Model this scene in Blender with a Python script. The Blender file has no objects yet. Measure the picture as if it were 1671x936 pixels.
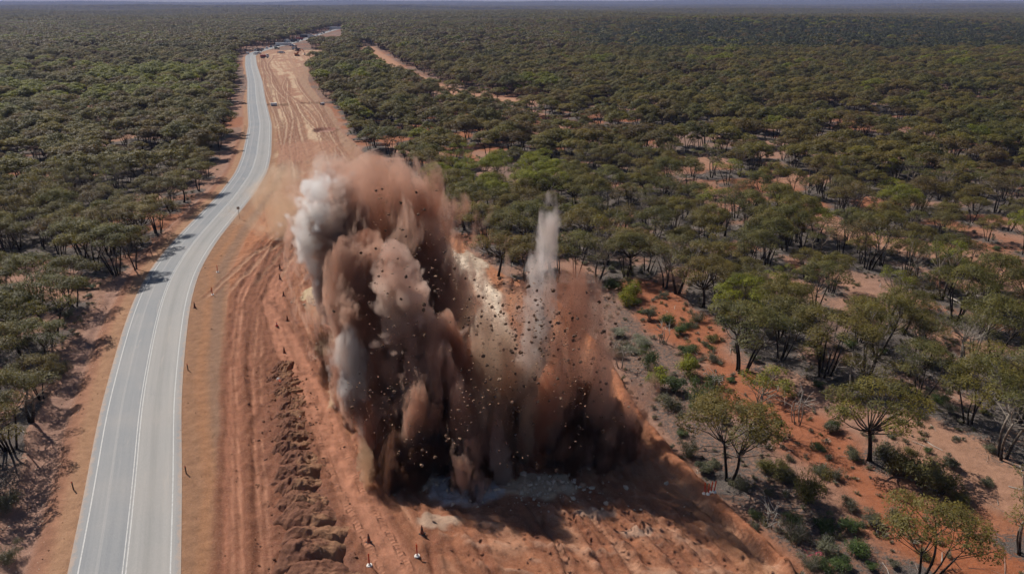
import bpy, math, random
import numpy as np
from mathutils import Vector

C = bpy.context.scene
COL = C.collection
R_ = math.radians
rnd = random.Random(7)

# ------------------------------------------------------------------ camera
F_PX, CXP, CYP, CAM_H = 1193.0, 835.5, 468.0, 40.5
PITCH = math.atan((468 - 3) / F_PX)
cam = bpy.data.cameras.new('camera'); camo = bpy.data.objects.new('camera', cam); COL.objects.link(camo)
cam.sensor_width = 36.0; cam.lens = 36.0 * F_PX / 1671.0
cam.clip_start = 0.5; cam.clip_end = 40000
camo.location = (0, 0, CAM_H); camo.rotation_euler = (math.pi / 2 - PITCH, 0, 0)
C.camera = camo

# ------------------------------------------------------------------ light
SUN_EL = R_(46)
SUN_AZ = (-0.72, 0.69)
w = bpy.data.worlds.new('World'); C.world = w; w.use_nodes = True
wn = w.node_tree; wn.nodes.clear()
sky = wn.nodes.new('ShaderNodeTexSky'); sky.sky_type = 'NISHITA'; sky.sun_disc = False
sky.sun_elevation = SUN_EL; sky.sun_rotation = math.atan2(SUN_AZ[0], SUN_AZ[1])
sky.altitude = 300; sky.dust_density = 0.2; sky.ozone_density = 3.0
bg = wn.nodes.new('ShaderNodeBackground'); bg.inputs[1].default_value = 0.056
wo = wn.nodes.new('ShaderNodeOutputWorld')
wn.links.new(sky.outputs[0], bg.inputs[0]); wn.links.new(bg.outputs[0], wo.inputs[0])
sl = bpy.data.lights.new('sun', 'SUN'); sl.energy = 5.0; sl.angle = R_(0.53); sl.color = (1, 0.935, 0.85)
so = bpy.data.objects.new('sun', sl); COL.objects.link(so)
n_ = math.hypot(*SUN_AZ)
SD = Vector((SUN_AZ[0] / n_ * math.cos(SUN_EL), SUN_AZ[1] / n_ * math.cos(SUN_EL), math.sin(SUN_EL)))
so.rotation_euler = (-SD).to_track_quat('-Z', 'Y').to_euler(); so.location = (-60, 60, 90)

C.view_settings.view_transform = 'Standard'; C.view_settings.look = 'None'
C.view_settings.exposure = 0.10; C.view_settings.gamma = 1.0
C.render.engine = 'CYCLES'
cy = C.cycles
cy.max_bounces = 6; cy.diffuse_bounces = 2; cy.glossy_bounces = 1; cy.transmission_bounces = 3
cy.volume_bounces = 3; cy.transparent_max_bounces = 48
cy.volume_max_steps = 256; cy.volume_step_rate = 1.0
cy.use_denoising = True
cy.use_adaptive_sampling = True; cy.adaptive_threshold = 0.03
cy.caustics_reflective = False; cy.caustics_refractive = False

# ------------------------------------------------------------------ helpers
def g(x, y, z=0.0):
    """point on the level z seen at photo pixel (x, y), for measuring the place"""
    u = (x - CXP) / F_PX; v = (y - CYP) / F_PX
    dy = math.cos(PITCH) - v * math.sin(PITCH); dz = -math.sin(PITCH) - v * math.cos(PITCH)
    t = (z - CAM_H) / dz
    return u * t, dy * t

def gplane(x, y, Y):
    """point in the upright plane at distance Y"""
    u = (x - CXP) / F_PX; v = (y - CYP) / F_PX
    dy = math.cos(PITCH) - v * math.sin(PITCH); dz = -math.sin(PITCH) - v * math.cos(PITCH)
    t = Y / dy
    return u * t, CAM_H + dz * t, t   # X, Z, depth

def hash2(ix, iy, seed):
    h = (ix.astype(np.int64) * 374761393 + iy.astype(np.int64) * 668265263 + seed * 974634211) & 0xFFFFFFFF
    h = ((h ^ (h >> 13)) * 1274126177) & 0xFFFFFFFF
    h = ((h ^ (h >> 16)) * 2246822519) & 0xFFFFFFFF
    return ((h ^ (h >> 15)) & 0xFFFFFF) / float(0xFFFFFF)

def vnoise(x, y, seed=0):
    x = np.asarray(x, float); y = np.asarray(y, float)
    ix = np.floor(x); iy = np.floor(y); fx = x - ix; fy = y - iy
    fx = fx * fx * fx * (fx * (fx * 6 - 15) + 10); fy = fy * fy * fy * (fy * (fy * 6 - 15) + 10)
    a = hash2(ix, iy, seed); b = hash2(ix + 1, iy, seed); c = hash2(ix, iy + 1, seed); d = hash2(ix + 1, iy + 1, seed)
    return a + (b - a) * fx + (c - a) * fy + (a - b - c + d) * fx * fy

def fbm(x, y, seed=0, octv=4, gain=0.5):
    s = 0; a = 1; t = 0
    for o in range(octv):
        s = s + a * vnoise(x * 2 ** o + 17.3 * o, y * 2 ** o - 9.1 * o, seed + o); t += a; a *= gain
    return s / t

def sstep(a, b, x):
    t = np.clip((x - a) / (b - a), 0, 1); return t * t * (3 - 2 * t)

def poly_dist(X, Y, pts):
    """distance to a polyline, signed side, and length along it"""
    P = np.asarray(pts, float); best = np.full(X.shape, 1e9); sgn = np.zeros(X.shape); al = np.zeros(X.shape); acc = 0.0
    for (a, b) in zip(P[:-1], P[1:]):
        d = b - a; L = np.hypot(*d)
        t = np.clip(((X - a[0]) * d[0] + (Y - a[1]) * d[1]) / (L * L), 0, 1)
        dx = X - a[0] - t * d[0]; dy = Y - a[1] - t * d[1]
        ds = np.hypot(dx, dy); m = ds < best
        best = np.where(m, ds, best); sgn = np.where(m, np.sign(d[0] * dy - d[1] * dx), sgn); al = np.where(m, acc + t * L, al)
        acc += L
    return best, sgn, al

def mesh_np(name, verts, faces_list, mats=(), mat_idx=None, smooth=False):
    """faces_list: list of int arrays (n,k)"""
    me = bpy.data.meshes.new(name)
    verts = np.asarray(verts, np.float32)
    me.vertices.add(len(verts)); me.vertices.foreach_set('co', verts.ravel())
    tot = [np.full(len(f), f.shape[1], np.int32) for f in faces_list if len(f)]
    idx = np.concatenate([np.asarray(f, np.int32).ravel() for f in faces_list if len(f)])
    tot = np.concatenate(tot)
    st = np.concatenate([[0], np.cumsum(tot)[:-1]]).astype(np.int32)
    me.loops.add(len(idx)); me.loops.foreach_set('vertex_index', idx)
    me.polygons.add(len(tot)); me.polygons.foreach_set('loop_start', st); me.polygons.foreach_set('loop_total', tot)
    for m in mats: me.materials.append(m)
    if mat_idx is not None: me.polygons.foreach_set('material_index', np.asarray(mat_idx, np.int32))
    me.polygons.foreach_set('use_smooth', np.full(len(tot), bool(smooth)))
    me.update(calc_edges=True)
    return me

def attr_f(me, name, vals):
    a = me.attributes.new(name, 'FLOAT', 'POINT'); a.data.foreach_set('value', np.asarray(vals, np.float32).ravel())

def attr_c(me, name, rgb):
    a = me.attributes.new(name, 'FLOAT_COLOR', 'POINT')
    c = np.ones((len(rgb), 4), np.float32); c[:, :3] = rgb; a.data.foreach_set('color', c.ravel())

def obj(name, me, parent=None, loc=(0, 0, 0)):
    o = bpy.data.objects.new(name, me); COL.objects.link(o); o.location = loc
    if parent is not None: o.parent = parent
    return o

def empty(name, label, cat, loc=(0, 0, 0), rz=0.0, sc=1.0, group=None):
    o = bpy.data.objects.new(name, None); COL.objects.link(o); o.location = loc; o.rotation_euler = (0, 0, rz); o.scale = (sc, sc, sc)
    o.empty_display_size = 0.3; o['label'] = label; o['category'] = cat
    if group: o['group'] = group
    return o

def tag(o, label, cat, group=None):
    o['label'] = label; o['category'] = cat
    if group: o['group'] = group
    return o

class MB:
    """collects boxes, tubes, rings into one mesh"""
    def __init__(s): s.v = []; s.q = []; s.t = []; s.n = 0
    def add(s, v, q=None, t=None):
        v = np.asarray(v, float)
        if q is not None and len(q): s.q.append(np.asarray(q, int) + s.n)
        if t is not None and len(t): s.t.append(np.asarray(t, int) + s.n)
        s.v.append(v); s.n += len(v)
    def box(s, c, d, taper=1.0):
        x, y, z = d[0] / 2, d[1] / 2, d[2] / 2; k = taper
        v = np.array([(-x, -y, -z), (x, -y, -z), (x, y, -z), (-x, y, -z), (-x * k, -y * k, z), (x * k, -y * k, z), (x * k, y * k, z), (-x * k, y * k, z)]) + np.array(c)
        s.add(v, [(0, 3, 2, 1), (4, 5, 6, 7), (0, 1, 5, 4), (1, 2, 6, 5), (2, 3, 7, 6), (3, 0, 4, 7)])
    def tube(s, pts, rad, k=6, cap=True):
        P = np.asarray(pts, float); rad = np.broadcast_to(np.asarray(rad, float), (len(P),))
        T = np.gradient(P, axis=0); T /= np.linalg.norm(T, axis=1)[:, None] + 1e-9
        ref = np.array([1.0, 0, 0]) if abs(T[0, 0]) < 0.8 else np.array([0, 1.0, 0])
        A = np.cross(T, ref); A /= np.linalg.norm(A, axis=1)[:, None] + 1e-9; B = np.cross(T, A)
        an = np.arange(k) * 2 * math.pi / k
        V = P[:, None, :] + rad[:, None, None] * (np.cos(an)[None, :, None] * A[:, None, :] + np.sin(an)[None, :, None] * B[:, None, :])
        n = len(P); q = []
        for i in range(n - 1):
            for j in range(k):
                q.append((i * k + j, i * k + (j + 1) % k, (i + 1) * k + (j + 1) % k, (i + 1) * k + j))
        V = V.reshape(-1, 3); t = []
        if cap:
            V = np.vstack([V, P[:1], P[-1:]]); a, b = n * k, n * k + 1
            for j in range(k):
                t.append((a, (j + 1) % k, j)); t.append((b, (n - 1) * k + j, (n - 1) * k + (j + 1) % k))
        s.add(V, q, t)
    def prism(s, prof, y0, y1):
        """side profile (x,z) list swept across y"""
        n = len(prof); v = [(x, y0, z) for x, z in prof] + [(x, y1, z) for x, z in prof]
        q = [(i, (i + 1) % n, n + (i + 1) % n, n + i) for i in range(n)]
        c0 = np.mean(v[:n], axis=0); c1 = np.mean(v[n:], axis=0); v = v + [tuple(c0), tuple(c1)]
        t = [(2 * n, (i + 1) % n, i) for i in range(n)] + [(2 * n + 1, n + i, n + (i + 1) % n) for i in range(n)]
        s.add(v, q, t)
    def mesh(s, name, mat, smooth=False):
        f = []
        if s.q: f.append(np.concatenate(s.q))
        if s.t: f.append(np.concatenate(s.t))
        return mesh_np(name, np.concatenate(s.v), f, [mat] if mat else [], None, smooth)
    def build(s, name, mat, parent=None, loc=(0, 0, 0), smooth=False):
        return obj(name, s.mesh(name, mat, smooth), parent, loc)

# ------------------------------------------------------------------ materials
class NT:
    def __init__(s, name):
        s.m = bpy.data.materials.new(name); s.m.use_nodes = True; s.t = s.m.node_tree; s.t.nodes.clear()
        s.out = s.n('ShaderNodeOutputMaterial')
    def n(s, kind, **kw):
        n = s.t.nodes.new(kind)
        for k, v in kw.items():
            if k.startswith('i_'):
                key = k[2:]; key = int(key) if key.isdigit() else key.replace('_', ' ')
                s.set(n.inputs[key], v)
            else: setattr(n, k, v)
        return n
    def set(s, sock, v):
        if hasattr(v, 'bl_rna') and isinstance(v, bpy.types.NodeSocket): s.t.links.new(v, sock)
        else:
            if sock.type == 'RGBA' and len(v) == 3: v = (*v, 1)
            sock.default_value = v
    def math(s, op, a, b=0.0, c=0.0, clamp=False):
        n = s.n('ShaderNodeMath', operation=op, use_clamp=clamp); s.set(n.inputs[0], a); s.set(n.inputs[1], b); s.set(n.inputs[2], c); return n.outputs[0]
    def vmath(s, op, a, b=(0, 0, 0), scale=None):
        n = s.n('ShaderNodeVectorMath', operation=op); s.set(n.inputs[0], a); s.set(n.inputs[1], b)
        if scale is not None: s.set(n.inputs['Scale'], scale)
        return n.outputs[1] if op in ('LENGTH', 'DISTANCE', 'DOT_PRODUCT') else n.outputs[0]
    def mix(s, f, a, b, mode='MIX'):
        n = s.n('ShaderNodeMix', data_type='RGBA', blend_type=mode); s.set(n.inputs[0], f); s.set(n.inputs[6], a); s.set(n.inputs[7], b); return n.outputs[2]
    def noise(s, vec, scale, detail=3, rough=0.55, col=False):
        n = s.n('ShaderNodeTexNoise'); s.set(n.inputs['Vector'], vec); n.inputs['Scale'].default_value = scale
        n.inputs['Detail'].default_value = detail; n.inputs['Roughness'].default_value = rough
        return n.outputs[1 if col else 0]
    def ramp(s, f, lo, hi, a=0.0, b=1.0, smooth=False):
        n = s.n('ShaderNodeMapRange', interpolation_type='SMOOTHSTEP' if smooth else 'LINEAR'); s.set(n.inputs[0], f)
        n.inputs[1].default_value = lo; n.inputs[2].default_value = hi; n.inputs[3].default_value = a; n.inputs[4].default_value = b
        return n.outputs[0]
    def attr(s, name, kind='GEOMETRY'):
        return s.n('ShaderNodeAttribute', attribute_name=name, attribute_type=kind)
    def pos(s): return s.n('ShaderNodeNewGeometry').outputs['Position']
    def objco(s): return s.n('ShaderNodeTexCoord').outputs['Object']
    def bsdf(s, col, rough=0.8, spec=0.3, bump=None, dist=0.05, strength=1.0, metal=0.0):
        b = s.n('ShaderNodeBsdfPrincipled'); s.set(b.inputs['Base Color'], col); s.set(b.inputs['Roughness'], rough)
        b.inputs['Specular IOR Level'].default_value = spec; b.inputs['Metallic'].default_value = metal
        if bump is not None:
            bn = s.n('ShaderNodeBump'); s.set(bn.inputs['Height'], bump); bn.inputs['Distance'].default_value = dist; bn.inputs['Strength'].default_value = strength
            s.t.links.new(bn.outputs[0], b.inputs['Normal'])
        s.t.links.new(b.outputs[0], s.out.inputs[0]); return b

def simple(name, col, rough=0.6, spec=0.3, var=0.12, scale=3.0, metal=0.0):
    m = NT(name); nz = m.noise(m.objco(), scale, 3)
    c = m.mix(m.ramp(nz, 0.3, 0.7), tuple(x * (1 - var) for x in col), tuple(min(1, x * (1 + var)) for x in col))
    m.bsdf(c, rough, spec, metal=metal); return m.m

def mat_ground():
    m = NT('soil'); p = m.pos()
    c = m.attr('soil').outputs['Color']; lit = m.attr('litter').outputs['Fac']
    n1 = m.noise(p, 0.9, 5, 0.65); n2 = m.noise(p, 6.0, 4, 0.7); n3 = m.noise(p, 0.07, 3)
    c = m.mix(1.0, c, m.n('ShaderNodeCombineColor', i_0=m.ramp(n1, 0.25, 0.75, 0.74, 1.26), i_1=m.ramp(n1, 0.25, 0.75, 0.72, 1.27), i_2=m.ramp(n1, 0.25, 0.75, 0.72, 1.28)).outputs[0], 'MULTIPLY')
    c = m.mix(m.math('MULTIPLY', m.ramp(n2, 0.45, 0.75), 0.35), c, (0.42, 0.25, 0.16))
    c = m.mix(m.math('MULTIPLY', m.ramp(n2, 0.42, 0.2), 0.55), c, (0.13, 0.055, 0.032))
    n5 = m.noise(p, 19.0, 3, 0.75); c = m.mix(1.0, c, m.n('ShaderNodeCombineColor', i_0=m.ramp(n5, 0.28, 0.72, 0.72, 1.28), i_1=m.ramp(n5, 0.28, 0.72, 0.70, 1.30), i_2=m.ramp(n5, 0.28, 0.72, 0.70, 1.30)).outputs[0], 'MULTIPLY')
    # leaf litter, ash and twigs under trees
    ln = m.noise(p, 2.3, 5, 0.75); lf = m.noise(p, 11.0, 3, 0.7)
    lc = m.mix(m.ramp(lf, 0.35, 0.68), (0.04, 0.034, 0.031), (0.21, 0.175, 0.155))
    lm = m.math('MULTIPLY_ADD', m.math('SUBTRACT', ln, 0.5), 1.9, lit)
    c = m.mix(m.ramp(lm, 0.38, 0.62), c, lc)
    # small stones
    vo = m.n('ShaderNodeTexVoronoi', feature='F1'); m.set(vo.inputs['Vector'], p); vo.inputs['Scale'].default_value = 2.6
    st = m.math('MULTIPLY', m.ramp(vo.outputs['Distance'], 0.10, 0.07), m.ramp(m.n('ShaderNodeSeparateColor', i_0=vo.outputs['Color']).outputs[0], 0.72, 0.74))
    c = m.mix(m.math('MULTIPLY', st, 0.6), c, (0.5, 0.36, 0.27))
    # cleat prints of tracked machines
    s = m.attr('cleat_s').outputs['Fac']; cm = m.attr('cleat_m').outputs['Fac']
    wv = m.math('SINE', m.math('MULTIPLY', s, 2 * math.pi / 0.42))
    wv = m.math('MULTIPLY', m.math('MULTIPLY', m.ramp(wv, -0.6, 0.9, 0, 1, True), cm), m.ramp(n1, 0.38, 0.6, 0.05, 1.0))
    h = m.math('ADD', m.math('MULTIPLY', n1, 0.16), m.math('MULTIPLY', n2, 0.045))
    h = m.math('ADD', h, m.math('MULTIPLY', n5, 0.03)); h = m.math('ADD', h, m.math('MULTIPLY', lf, m.math('MULTIPLY', m.ramp(lm, 0.38, 0.62), 0.06)))
    h = m.math('ADD', h, m.math('MULTIPLY', wv, 0.05)); h = m.math('ADD', h, m.math('MULTIPLY', st, 0.05))
    m.bsdf(c, 0.95, 0.1, h, 1.0, 1.0)
    return m.m

def mat_road():
    m = NT('asphalt'); p = m.pos(); ac = m.attr('across').outputs['Fac']; al = m.attr('along').outputs['Fac']
    v = m.n('ShaderNodeCombineXYZ', i_0=m.math('MULTIPLY', ac, 3.0), i_1=m.math('MULTIPLY', al, 0.06)).outputs[0]
    stk = m.noise(v, 1.0, 4, 0.6); fine = m.noise(p, 14.0, 3, 0.7); big = m.noise(p, 0.12, 3)
    right = m.ramp(m.math('MULTIPLY_ADD', m.math('SUBTRACT', stk, 0.5), 0.3, ac), -0.05, 0.12)
    c = m.mix(right, (0.105, 0.124, 0.148), (0.235, 0.226, 0.214))
    def band(x0, wd): return m.ramp(m.math('ABSOLUTE', m.math('SUBTRACT', ac, x0)), 0.1, wd, 1, 0, True)
    c = m.mix(m.math('MULTIPLY', band(1.55, 0.6), 0.85), c, (0.17, 0.165, 0.155))
    c = m.mix(m.math('MULTIPLY', band(2.75, 0.4), 0.25), c, (0.36, 0.34, 0.31))
    c = m.mix(m.math('MULTIPLY', band(-2.3, 0.5), 0.6), c, (0.15, 0.16, 0.175))
    c = m.mix(m.math('MULTIPLY', band(-1.95, 0.14), 0.4), c, (0.32, 0.31, 0.30))
    edge = m.ramp(m.math('ABSOLUTE', ac), 3.35, 3.75)
    c = m.mix(m.math('MULTIPLY', edge, 0.75), c, (0.13, 0.135, 0.15))
    c = m.mix(m.math('MULTIPLY', m.ramp(m.math('MULTIPLY_ADD', m.math('SUBTRACT', m.noise(p, 1.3, 5, 0.7), 0.5), 1.5, m.math('ABSOLUTE', ac)), 3.6, 4.0), 0.9), c, (0.36, 0.21, 0.12))
    c = m.mix(0.22, c, m.mix(m.ramp(stk, 0.3, 0.7), (0.09, 0.094, 0.10), (0.30, 0.285, 0.27)))
    c = m.mix(m.math('MULTIPLY', band(-0.85, 0.35), 0.3), c, (0.15, 0.158, 0.168))
    pat = m.noise(m.n('ShaderNodeCombineXYZ', i_0=m.math('MULTIPLY', ac, 0.9), i_1=m.math('MULTIPLY', al, 0.11)).outputs[0], 1.0, 5, 0.7)
    c = m.mix(m.ramp(pat, 0.58, 0.66, 0, 0.3), c, (0.13, 0.133, 0.14)); c = m.mix(m.ramp(pat, 0.40, 0.30, 0, 0.35), c, (0.40, 0.33, 0.27))
    c = m.mix(m.math('MULTIPLY', m.ramp(big, 0.4, 0.7), 0.22), c, (0.36, 0.30, 0.25))
    c = m.mix(0.22, c, m.mix(m.ramp(fine, 0.3, 0.7), (0.06, 0.06, 0.06), (0.36, 0.34, 0.32)))
    m.bsdf(c, 0.62, 0.45, fine, 0.02, 0.6); return m.m

def mat_paint():
    m = NT('road_paint'); p = m.pos(); f = m.noise(p, 9.0, 4, 0.7)
    c = m.mix(m.ramp(f, 0.48, 0.62), (0.50, 0.49, 0.475), (0.26, 0.255, 0.25)); m.bsdf(c, 0.6, 0.3); return m.m

def mat_leaf(name, dark, light, accent):
    m = NT(name); t = m.attr('tint').outputs['Fac']; r = m.n('ShaderNodeObjectInfo').outputs['Random']
    c = m.mix(t, dark, light)
    c = m.mix(m.ramp(r, 0.25, 1.0, 0.0, 0.75), c, accent)
    ln = m.noise(m.n('ShaderNodeObjectInfo').outputs['Location'], 0.016, 3, 0.6)
    c = m.mix(m.ramp(ln, 0.52, 0.70, 0.0, 0.6), c, m.mix(0.5, accent, (0.10, 0.072, 0.04)))
    c = m.mix(m.ramp(ln, 0.48, 0.32, 0.0, 0.55), c, m.mix(0.6, dark, (0.035, 0.052, 0.018)))
    c = m.mix(1.0, c, m.n('ShaderNodeCombineColor', i_0=m.ramp(t, 0, 1, 0.75, 1.25), i_1=m.ramp(t, 0, 1, 0.78, 1.22), i_2=m.ramp(t, 0, 1, 0.8, 1.2)).outputs[0], 'MULTIPLY')
    b = m.n('ShaderNodeBsdfPrincipled'); m.set(b.inputs['Base Color'], c); b.inputs['Roughness'].default_value = 0.55; b.inputs['Specular IOR Level'].default_value = 0.35
    tr = m.n('ShaderNodeBsdfTranslucent'); m.set(tr.inputs[0], m.mix(1.0, c, (1.25, 1.2, 0.55), 'MULTIPLY'))
    mx = m.n('ShaderNodeMixShader'); mx.inputs[0].default_value = 0.42
    m.t.links.new(b.outputs[0], mx.inputs[1]); m.t.links.new(tr.outputs[0], mx.inputs[2]); m.t.links.new(mx.outputs[0], m.out.inputs[0])
    return m.m

def mat_bark(name, low, high, h0=0.15, h1=0.6):
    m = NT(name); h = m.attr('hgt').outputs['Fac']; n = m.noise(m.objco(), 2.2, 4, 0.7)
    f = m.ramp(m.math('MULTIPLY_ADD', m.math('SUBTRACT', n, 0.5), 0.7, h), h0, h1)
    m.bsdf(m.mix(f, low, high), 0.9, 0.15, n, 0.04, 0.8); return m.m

M = {}
M['soil'] = mat_ground(); M['road'] = mat_road(); M['paint'] = mat_paint()
M['leaf'] = mat_leaf('olive_leaves', (0.104, 0.093, 0.021), (0.205, 0.174, 0.036), (0.185, 0.132, 0.040))
M['leaf_grey'] = mat_leaf('grey_green_leaves', (0.084, 0.085, 0.026), (0.170, 0.156, 0.046), (0.15, 0.12, 0.045))
M['leaf_bright'] = mat_leaf('bright_green_leaves', (0.12, 0.135, 0.011), (0.26, 0.265, 0.020), (0.20, 0.20, 0.02))
M['leaf_shrub'] = mat_leaf('shrub_leaves', (0.048, 0.082, 0.022), (0.09, 0.135, 0.034), (0.08, 0.10, 0.04))
M['leaf_dark'] = mat_leaf('dark_leaves', (0.034, 0.042, 0.016), (0.075, 0.085, 0.030), (0.06, 0.06, 0.028))
M['leaf_rust'] = mat_leaf('rusty_olive_leaves', (0.10, 0.075, 0.026), (0.18, 0.128, 0.048), (0.14, 0.09, 0.045))
M['leaf_dull'] = mat_leaf('dull_shrub_leaves', (0.075, 0.080, 0.046), (0.15, 0.15, 0.09), (0.125, 0.11, 0.08))
M['leaf_pale'] = mat_leaf('silver_leaves', (0.17, 0.18, 0.13), (0.34, 0.35, 0.27), (0.26, 0.26, 0.2))
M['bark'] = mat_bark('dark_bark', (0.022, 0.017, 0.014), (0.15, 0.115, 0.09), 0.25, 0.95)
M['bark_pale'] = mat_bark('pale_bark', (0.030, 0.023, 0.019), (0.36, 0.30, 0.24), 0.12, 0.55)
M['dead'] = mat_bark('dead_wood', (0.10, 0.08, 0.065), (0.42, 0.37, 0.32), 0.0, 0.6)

# ------------------------------------------------------------------ layout of the place (metres, camera above the origin, looking along +Y)
ROAD = np.array([(-18.0, 16), (-24.6, 32), (-29.5, 43.9), (-34.5, 56), (-39.7, 68), (-45.8, 84), (-50.5, 97), (-54.4, 110), (-57.4, 125), (-59.6, 141), (-62, 160), (-66.4, 184), (-72.2, 206),
    (-82.4, 240), (-89, 261.5), (-113, 331), (-140.5, 413), (-177.5, 518), (-209.5, 613), (-219.5, 655), (-224, 689), (-226.5, 730), (-229, 775), (-234, 841), (-241, 918), (-249, 1000), (-258, 1100), (-264, 1176), (-280, 1400)])
_y = np.arange(16, 1400, 2.0); _x = np.interp(_y, ROAD[:, 1], ROAD[:, 0])
def _smooth(a, k):
    p = np.pad(a, k, mode='reflect', reflect_type='odd'); ker = np.hanning(2 * k + 1); ker /= ker.sum(); return np.convolve(p, ker, 'valid')
_x = _smooth(_x, 6)
def road_x(Y):
    Y = np.asarray(Y, float)
    r = np.interp(Y, _y, _x)
    r = np.where(Y < 16, _x[0] + (Y - 16) * (-0.41), r)
    return r
RB = np.array([(21.9, 44.6), (19.3, 50.3), (17.7, 54), (16, 58.7), (14.2, 65.2), (13.1, 70.2), (12.4, 78), (10, 92), (2.5, 105), (-6, 118), (-15.5, 140), (-22, 165.5), (-33.4, 190), (-42.7, 210.5), (-58, 250.5),
    (-71.8, 298.7), (-84, 330), (-113, 419), (-143, 541), (-150, 590), (-158, 640), (-165, 690)])
LB = np.array([(-39.5, 43), (-42.4, 49.2), (-49.6, 64), (-52, 74.4), (-57.3, 88), (-61.8, 103), (-63.5, 115), (-65, 128), (-68.4, 147), (-72.3, 172), (-78.8, 200), (-91, 247), (-114.5, 317), (-147, 420), (-163, 460), (-212, 600), (-228, 690)])
def rb_x(Y): return np.interp(Y, RB[:, 1], RB[:, 0])
def lb_x(Y): return np.interp(Y, LB[:, 1], LB[:, 0])
T1A = [(-15.3, 32), (-21.1, 43.9), (-28.3, 64.1), (-33, 77.4), (-40.0, 100.9), (-44.0, 124.4), (-44, 145), (-38, 165)]
T1B = [(-13, 32), (-18.6, 43.9), (-25.6, 64.1), (-30.6, 77.4), (-37.6, 97), (-41.5, 122), (-41, 145), (-35, 163)]
T2 = [(-2, 30), (-8.6, 43.9), (-14.3, 54), (-20.0, 66.4), (-27.2, 80.7), (-35.0, 98.5), (-37, 112), (-34, 130), (-34, 150)]
HEAP = [(-27.6, 78), (-24.6, 70.5), (-21.6, 61.8), (-19.2, 54.9), (-17.2, 49.9), (-14.8, 44.3), (-11.5, 38.2)]
SIDE = [(-140, 735), (-132.9, 707), (-97.3, 576), (-72, 481), (-48, 406), (-28, 358), (-12.6, 338), (8, 326)]
GULLY = [g(1050, 470), g(1100, 520), g(1160, 575), g(1250, 655), g(1330, 715), g(1420, 800), g(1560, 900), g(1671, 960)]
CLEAR = [(900, 214, 9, 16), (1135, 262, 10, 16), (1335, 365, 7, 10), (1400, 385, 6, 9), (1500, 405, 8, 9), (1610, 425, 8, 9), (1640, 455, 6, 7), (1550, 560, 4.5, 5), (1420, 490, 4, 5), (1560, 745, 7, 6), (1640, 800, 5, 5), (1480, 690, 4, 4),
         (1300, 290, 8, 12), (760, 152, 14, 24), (1120, 135, 12, 30), (130, 112, 16, 30), (120, 175, 10, 14), (20, 185, 12, 14), (195, 225, 6, 10), (10, 205, 10, 12), (200, 455, 4, 6), (120, 470, 4, 6), (1290, 75, 10, 40), (850, 88, 10, 40), (1095, 462, 3.5, 6), (60, 640, 4, 4), (1300, 470, 4, 6), (1370, 455, 4, 5)]
CLEARW = [(*g(a, b), c * .78, d * .72) for a, b, c, d in CLEAR]

def relief(X, Y):
    r = np.hypot(X, Y)
    k = sstep(700, 2200, r)
    a = (fbm(X / 900 + 3.1, Y / 900 - 7.7, 5, 3) - 0.5) * 26 * k
    b = (fbm(X / 3000 + 1.7, Y / 2600 + 4.2, 9, 2) - 0.42) * 62 * sstep(2500, 7500, r)
    hill = 11 * np.exp(-((X - 330) / 420) ** 2 - ((Y - 1150) / 220) ** 2)
    far = (8 + 46 * vnoise(X / 2600 + 1.6, Y * 0 + 3.3, 15)) * sstep(8500, 12000, r)
    return np.clip(a + hill + np.maximum(b, -6) + far, -10, 46)

# trees' places are needed for the litter, so they are drawn first
trng = np.random.default_rng(11)
def in_clear(X, Y, pad=0.0):
    X = np.asarray(X, float); Y = np.asarray(Y, float)
    m = (X > lb_x(Y) - pad) & (X < rb_x(Y) + pad) & (Y < 690)
    m |= (np.abs(X - road_x(Y)) < 9 + pad) & (Y < 1300)
    pc = X / (Y * 0.932 + 14.7); rr_ = X > road_x(Y) - 7
    m |= (pc > -0.367) & (pc < -0.274) & (Y > 620) & (Y < 1000) & rr_
    m |= (pc > -0.278) & (pc < -0.229) & (Y > 770) & (Y < 1250) & rr_
    d, _, _ = poly_dist(X, Y, SIDE); m |= d < 8.0 + pad
    return m
def in_gap(X, Y):
    m = np.zeros(np.shape(X), bool)
    for (a, b, c, d) in CLEARW: m |= ((X - a) / c) ** 2 + ((Y - b) / d) ** 2 < 1
    dg, _, _ = poly_dist(np.asarray(X, float), np.asarray(Y, float), GULLY); m |= dg < 3.4
    return m
def in_view(X, Y, pad=12):
    return np.abs(X) < 0.72 * Y * 1.0 + pad

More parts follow.
